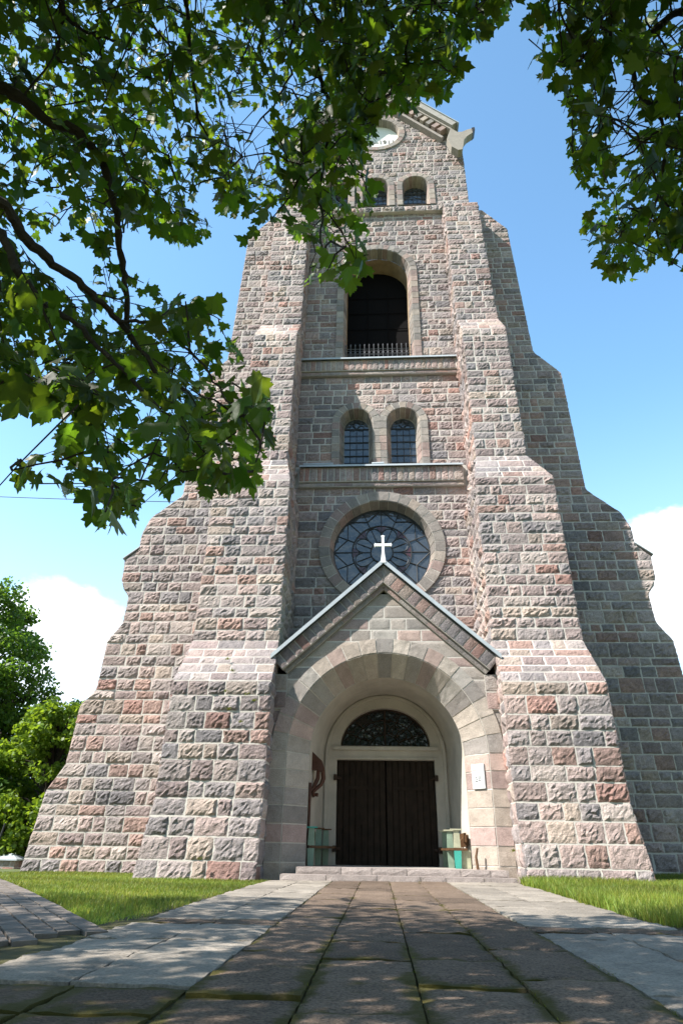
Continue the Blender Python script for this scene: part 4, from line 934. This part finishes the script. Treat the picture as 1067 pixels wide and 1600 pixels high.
def canopy(poly, ncl, dfun, length, nl, keep=1.0):
    poly_a = np.asarray(poly, float); x0, y0 = poly_a.min(0); x1, y1 = poly_a.max(0); C = []
    while len(C) < ncl:
        x, y = rng.uniform(x0, x1), rng.uniform(y0, y1)
        if in_poly(np.array([x]), np.array([y]), poly)[0]: C.append(at_dist(x, y, dfun(x, y)))
    return C
def far_from_tower(C): return [c for c in C if c[2] > 1.2]
CL = []
CL += canopy(PA, 820, lambda x, y: rng.uniform(4.2, 8.0), 0.55, 9)
CL += canopy(PB, 185, lambda x, y: rng.uniform(3.2, 6.2), 0.5, 9)
CL += canopy([(60, 560), (430, 610), (420, 700), (400, 755), (330, 780), (300, 745), (230, 775), (165, 830), (95, 770), (90, 650)], 16, lambda x, y: rng.uniform(2.5, 3.1), 0.4, 7)
CL += [at_dist(32, 728, 2.6), at_dist(20, 735, 2.9), at_dist(510, 425, 2.9), at_dist(540, 385, 3.0), at_dist(165, 800, 2.5), at_dist(330, 740, 2.6)]
CL += canopy([(-200, -400), (780, -400), (780, 10), (700, 100), (560, 150), (400, 200), (-200, 250)], 180, lambda x, y: rng.uniform(6.5, 9.0), 0.55, 9)
CL += canopy([(520, 40), (700, 40), (690, 150), (600, 175), (560, 240), (520, 240)], 45, lambda x, y: rng.uniform(4.5, 7.0), 0.5, 9)
CR = canopy(PCR, 400, lambda x, y: rng.uniform(4.0, 6.5), 0.5, 9)
for _ in range(900):  # unseen boughs of the right maple, added to block sky light
    c = np.array([rng.uniform(1.5, 9.5), rng.uniform(-6, 5.5), rng.uniform(3.2, 8.0)]); px, py, zz = project(c[None])
    if zz[0] < 0.5 or py[0] < -120 or px[0] > 1190: CR.append(c)
for _ in range(1150):
    c = np.array([rng.uniform(-10, -3.0), rng.uniform(-1, 5.2), rng.uniform(3.4, 6.6)]); px, py, zz = project(c[None])
    if zz[0] < 0.5 or py[0] < -120 or px[0] < -120: CL.append(c)
for _ in range(420):
    c = np.array([rng.uniform(-5, 3.0), rng.uniform(-2.5, 3.0), rng.uniform(6.5, 10.0)]); px, py, zz = project(c[None])
    if zz[0] < 0.5 or py[0] < -60: CL.append(c)
# the part of the crown behind and above the camera
for _ in range(2000):
    c = np.array([rng.uniform(-10.5, 3.5), rng.uniform(-5.0, 4.8), rng.uniform(3.8, 7.5)]); px, py, zz = project(c[None])
    if zz[0] < 0.5 or py[0] < -120 or px[0] < -120: CL.append(c)
def clip_leaves(P, D, S_, polys, holes):
    tipx, tipy, z1_ = project(P+D/np.linalg.norm(D, axis=1)[:, None]*S_[:, None]); bx, by, z0_ = project(P)
    infr = (z0_ > 0.3) & (by > -300) & (bx > -200) & (bx < 1270) & (by < 1700)
    ok = np.zeros(len(P), bool)
    for pl in polys: ok |= in_poly((bx+tipx)/2, (by+tipy)/2, pl)
    for hl in holes: ok &= ~(in_poly(bx, by, hl) & (rng.uniform(0, 1, len(P)) < 0.85))
    return ok | ~infr
def maple(label, centers, polys, limbs, trunk, seed_len):
    P, D, Nn, S_, tw = sprigs(centers, 0.5, 9)
    # smaller leaves far up, clip to the outline the crown has against the sky
    k = clip_leaves(P, D, S_, polys, HOLES); P, D, Nn, S_ = P[k], D[k], Nn[k], S_[k]
    colr = np.ones((len(P), 3))*rng.uniform(0.6, 1.4, (len(P), 1))*np.array([1, 1, 1])+np.stack([rng.uniform(-0.15, 0.35, len(P)), np.zeros(len(P)), np.zeros(len(P))], -1)
    t = thing('maple_tree', label, 'tree', tuple(trunk[0]))
    M = MB(); V, fs, C = leaves_mesh(P, D, Nn, S_, colr); M.add(V, fs, C); crown = M.build('crown', LEAF, t)
    # trunk, limbs; each sprig is tied to the nearest limb point
    M = MB(); tk = np.array(trunk); M.tube(tk[:, :3], np.linspace(0.24, 0.11, len(tk)), 12); M.build('trunk', BARK, t, smooth=True)
    M = MB(); allp = []
    for pts, r0_, r1_ in limbs:
        pts = np.array(pts, float); n = len(pts); u = np.linspace(0, n-1, n*6); Q = np.stack([np.interp(u, np.arange(n), pts[:, q]) for q in range(3)], -1)
        Q = Q+np.cumsum(rng.normal(0, 0.008, Q.shape), 0); M.tube(Q, 0.5*np.linspace(r0_, r1_, len(Q))*rng.uniform(0.85, 1.2, len(Q)), 7); allp.append(Q)
    allp = np.concatenate(allp); cs = np.array(centers)
    nodes = [p for p in allp]; order = np.argsort([np.min(np.linalg.norm(allp-c, axis=1)) for c in cs])
    arr = np.array(nodes)
    for ii in order:
        c = cs[ii]; dd = np.linalg.norm(arr-c, axis=1); j = int(np.argmin(dd)); a = arr[j]; L = dd[j]
        if L < 0.05: continue
        mid = (a+c)/2+np.array([0, 0, 0.10*L])+rng.normal(0, 0.05*L, 3)
        q1 = a*0.75+mid*0.25+rng.normal(0, 0.03*L, 3)
        Q = np.array([a, q1, mid, (mid+c)/2+rng.normal(0, 0.03*L, 3), c]); px, py, zz = project(Q[1:])
        M.tube(Q, np.linspace(min(0.018, 0.006+0.004*L), 0.0035, 5), 4, cap=False)
        arr = np.concatenate([arr, Q[2:]])
    for q in tw:
        px, py, zz = project(np.array(q))
        inn = np.zeros(3, bool)
        for pl in polys: inn |= in_poly(px, py, pl)
        vis = (zz > 0.3) & (px > -20) & (px < 1087) & (py > -20)
        if (vis & ~inn).any(): continue
        M.tube(q, [0.004, 0.003, 0.0015], 4, cap=False)
    M.build('branch', BARK, t)
    return len(P)
A = lambda x, y, dd: tuple(at_dist(x, y, dd))
tr1 = [(-4.6, 1.0, -0.03), (-4.55, 1.05, 1.2), (-4.4, 1.2, 2.6), (-4.2, 1.4, 4.2), (-3.9, 1.6, 6.0)]
limbsL = [
    ([tr1[2], A(-250, 60, 4.6), A(0, 138, 4.5), A(60, 170, 4.5), (A(115, 192, 4.5)), A(150, 225, 4.5), A(164, 290, 4.4), A(172, 370, 4.3), A(185, 440, 4.2), A(200, 520, 4.1)], 0.075, 0.03),
    ([tr1[1], A(-260, 260, 3.9), A(0, 300, 3.7), A(25, 355, 3.7), A(75, 415, 3.7), A(140, 462, 3.7), A(185, 500, 3.7), A(240, 560, 3.7), A(300, 600, 3.6)], 0.06, 0.022),
    ([tr1[1], A(-260, 330, 3.8), A(0, 358, 3.6), A(32, 425, 3.5), A(80, 470, 3.5), A(135, 515, 3.5), A(180, 570, 3.4), A(230, 640, 3.3)], 0.05, 0.018),
    ([A(185, 500, 3.7), A(230, 500, 3.6), A(275, 520, 3.5), A(300, 560, 3.3), A(325, 605, 3.2), A(352, 640, 3.1)], 0.02, 0.007),
    ([tr1[3], A(-100, -250, 5.2), A(78, -20, 5.0), A(84, 50, 5.0), A(88, 100, 4.9)], 0.06, 0.02),
    ([A(78, -20, 5.0), A(105, 30, 5.0), A(150, 62, 5.1), A(190, 70, 5.2)], 0.03, 0.012),
    ([tr1[4], A(200, -380, 6.0), A(430, -60, 5.6), A(470, 20, 5.5), A(500, 70, 5.4), A(522, 130, 5.3), A(530, 200, 5.1), A(515, 290, 4.6), A(530, 380, 3.6)], 0.06, 0.01),
    ([A(200, -380, 6.0), A(290, 0, 5.9), A(308, 90, 5.8), A(312, 180, 5.7), A(345, 245, 5.6)], 0.04, 0.012),
    ([A(430, -60, 5.6), A(600, -60, 5.6), A(690, 20, 5.5), A(740, 60, 5.4)], 0.03, 0.008),
    ([A(430, -60, 5.6), A(455, 60, 5.7), A(458, 130, 5.8), A(420, 190, 6.0), A(380, 240, 6.2)], 0.025, 0.008),
    ([A(470, 20, 5.5), A(560, 60, 5.5), A(620, 110, 5.4), A(660, 150, 5.3)], 0.02, 0.006),
    ([tr1[4], (-3.4, 0.0, 7.2), (-2.5, -1.8, 8.0), (-1.0, -3.5, 8.2)], 0.08, 0.02), ([tr1[3], (-5.0, -0.8, 5.5), (-5.4, -3.0, 6.5)], 0.08, 0.02), ([(-3.4, 0.0, 7.2), (-1.2, 0.6, 7.4), (1.5, 0.8, 7.6), (3.5, 0.5, 7.2)], 0.05, 0.015)]
nL = maple('large maple at the left reaching its leafy boughs across the top of the tower', CL, [PA, PB, PBL], limbsL, tr1, 0.5)
tr2 = [(5.2, 1.6, -0.03), (5.15, 1.7, 1.5), (5.0, 1.85, 3.2), (4.8, 2.0, 5.2)]
limbsR = [([tr2[2], A(1300, 60, 5.6), A(1070, 18, 5.4), A(1030, 45, 5.3), A(1000, 75, 5.2), A(985, 110, 5.1), A(1000, 150, 5.0), A(1040, 200, 4.9), A(1030, 300, 4.8), A(1000, 380, 4.7)], 0.055, 0.012),
          ([A(1000, 75, 5.2), A(940, 40, 5.2), A(930, 60, 5.2), A(900, 110, 5.1), A(880, 150, 5.0)], 0.018, 0.006),
          ([tr2[3], A(1250, -350, 5.6), A(1000, -200, 5.4), A(870, -60, 5.2), A(850, 30, 5.1)], 0.05, 0.01),
          ([A(1040, 200, 4.9), A(980, 240, 4.9), A(930, 270, 4.8), A(960, 350, 4.7)], 0.015, 0.005)]
nR = maple('maple at the right with boughs hanging against open blue sky', CR, [PCR], limbsR, tr2, 0.5)
print('leaves', nL, nR, 'clusters', len(CL), len(CR))
# ---- trees beyond the lawn on the left
def far_tree(x, y, h, rad, nleaf, label, tint, zb=-0.6, low=0.12):
    t = thing('park_tree', label, 'tree', (x, y, zb), 'trees beyond the lawn')
    M = MB(); M.tube([(x, y, zb), (x+0.1, y, zb+h*0.3), (x-0.1, y, zb+h*0.6), (x, y, zb+h*0.9)], [0.28, 0.22, 0.13, 0.03], 9)
    nb = 110; cl = []
    for k in range(nb):
        u = rng.uniform(low, 1)**0.9; zc = zb+h*u; rr = rad*math.sin(math.pi*min(1, (1-u)*0.85+0.12))**0.7; a = rng.uniform(0, 6.28); r = rr*math.sqrt(rng.uniform(0.15, 1)); c = np.array([x+r*math.cos(a), y+r*math.sin(a), zc])
        cl.append((c, rng.uniform(0.5, 1.0)*rad*0.28)); M.tube([(x, y, zb+h*max(0.12, u*0.75)), tuple((np.array([x, y, zc])+c)/2-np.array([0, 0, 0.2])), tuple(c)], [0.07, 0.04, 0.015], 5)
    M.build('trunk', BARK, t)
    per = int(nleaf*1.5)//nb; P = []
    for c, r in cl:
        v = rng.normal(0, 1, (per, 3)); v /= np.linalg.norm(v, axis=1)[:, None]; v *= (r*rng.uniform(0.3, 1.1, per)**0.6)[:, None]; v[:, 2] *= 0.7; P.append(c+v)
    P = np.concatenate(P); n = len(P); D = rng.normal(0, 1, (n, 3)); D[:, 2] -= 0.6; D /= np.linalg.norm(D, axis=1)[:, None]; Nn = rng.normal(0, 0.6, (n, 3)); Nn[:, 2] += 0.8
    Sx = np.cross(D, Nn); Sx /= np.linalg.norm(Sx, axis=1)[:, None]+1e-9; sz = rng.uniform(0.13, 0.26, n)[:, None]
    V = np.stack([P, P+(Sx*0.45+D*0.35)*sz, P+D*sz, P+(-Sx*0.45+D*0.45)*sz], 1); i = np.arange(n)[:, None]*4
    C = np.repeat(np.ones((n, 3))*np.array(tint)*rng.uniform(0.7, 1.3, (n, 1)), 4, 0)
    M = MB(); M.add(V.reshape(-1, 3), [i+np.array([[0, 1, 2, 3]])], C); M.build('crown', FARLEAF, t)
far_tree(-22.5, 33.0, 13.6, 4.4, 22000, 'tallest dark green tree at the left edge beyond the lawn', (0.75, 0.85, 0.8))
far_tree(-19.0, 37.0, 8.4, 3.0, 11000, 'dark rounded tree behind the bright green tree', (0.75, 0.85, 0.8))
far_tree(-15.6, 31.0, 7.0, 2.6, 12000, 'smaller bright green tree close beside the tower foot', (1.35, 1.2, 0.9), low=0.05)
far_tree(-19.6, 30.0, 4.6, 2.6, 9000, 'low dark bushy tree in front of the tallest tree', (0.7, 0.85, 0.8), low=0.03)
far_tree(-20.5, 34.5, 9.2, 3.4, 11000, 'dark tree filling the gap between the tallest tree and the bright green tree', (0.9, 0.95, 0.85), low=0.05)
far_tree(-28, 36, 12, 4.2, 9000, 'broad dark tree left of the tallest tree', (0.7, 0.85, 0.8))
# ---- stone pillar with a pale pyramid cap
pl = thing('gate_pillar', 'small square stone pillar with pale pyramid cap at the left edge', 'pillar', (-15.4, 29, -0.6))
M = MB()
for nm, pos, nr, rg in (('f', front(28.6), (0, -1, 0), (-15.95, -15.15)), ('s', sidef(-15.15), (1, 0, 0), (28.6, 29.4)), ('l', sidef(-15.95), (-1, 0, 0), (28.6, 29.4))):
    face(M, pos, nr, -0.7, 0.02, lambda z, rg=rg: [rg], 0.24, 0.03, (0.2, 0.45), cell=0.12)
M.build('shaft', STONE, pl)
M = MB(); M.add([(-16.07, 28.48, 0.0), (-15.03, 28.48, 0.0), (-15.03, 29.52, 0.0), (-16.07, 29.52, 0.0), (-15.55, 29, 0.26), (-16.07, 28.48, 0.05), (-15.03, 28.48, 0.05), (-15.03, 29.52, 0.05), (-16.07, 29.52, 0.05)], [[(0, 1, 6, 5), (1, 2, 7, 6), (2, 3, 8, 7), (3, 0, 5, 8), (3, 2, 1, 0)], [(5, 6, 4), (6, 7, 4), (7, 8, 4), (8, 5, 4)]]); M.build('cap', ZINC, pl)
M = MB(); M.tube([(-15.9, 28, -0.62), (-15.62, 28, 1.35)], 0.04, 6); tag(M.build('iron_post', BLACK), 'thin dark leaning post standing just before the stone pillar', 'post')
# ---- overhead cable
M = MB(); a = np.array([-30, 20, 13.6]); b = np.array([-4.2, 20.0, 11.9]); s = np.linspace(0, 1, 30)[:, None]; Q = a*(1-s)+b*s; Q[:, 2] -= 1.0*(s*(1-s))[:, 0]
M.tube(Q, 0.014, 5); tag(M.build('overhead_cable', BLACK), 'thin dark cable strung from the tower across the sky', 'cable')
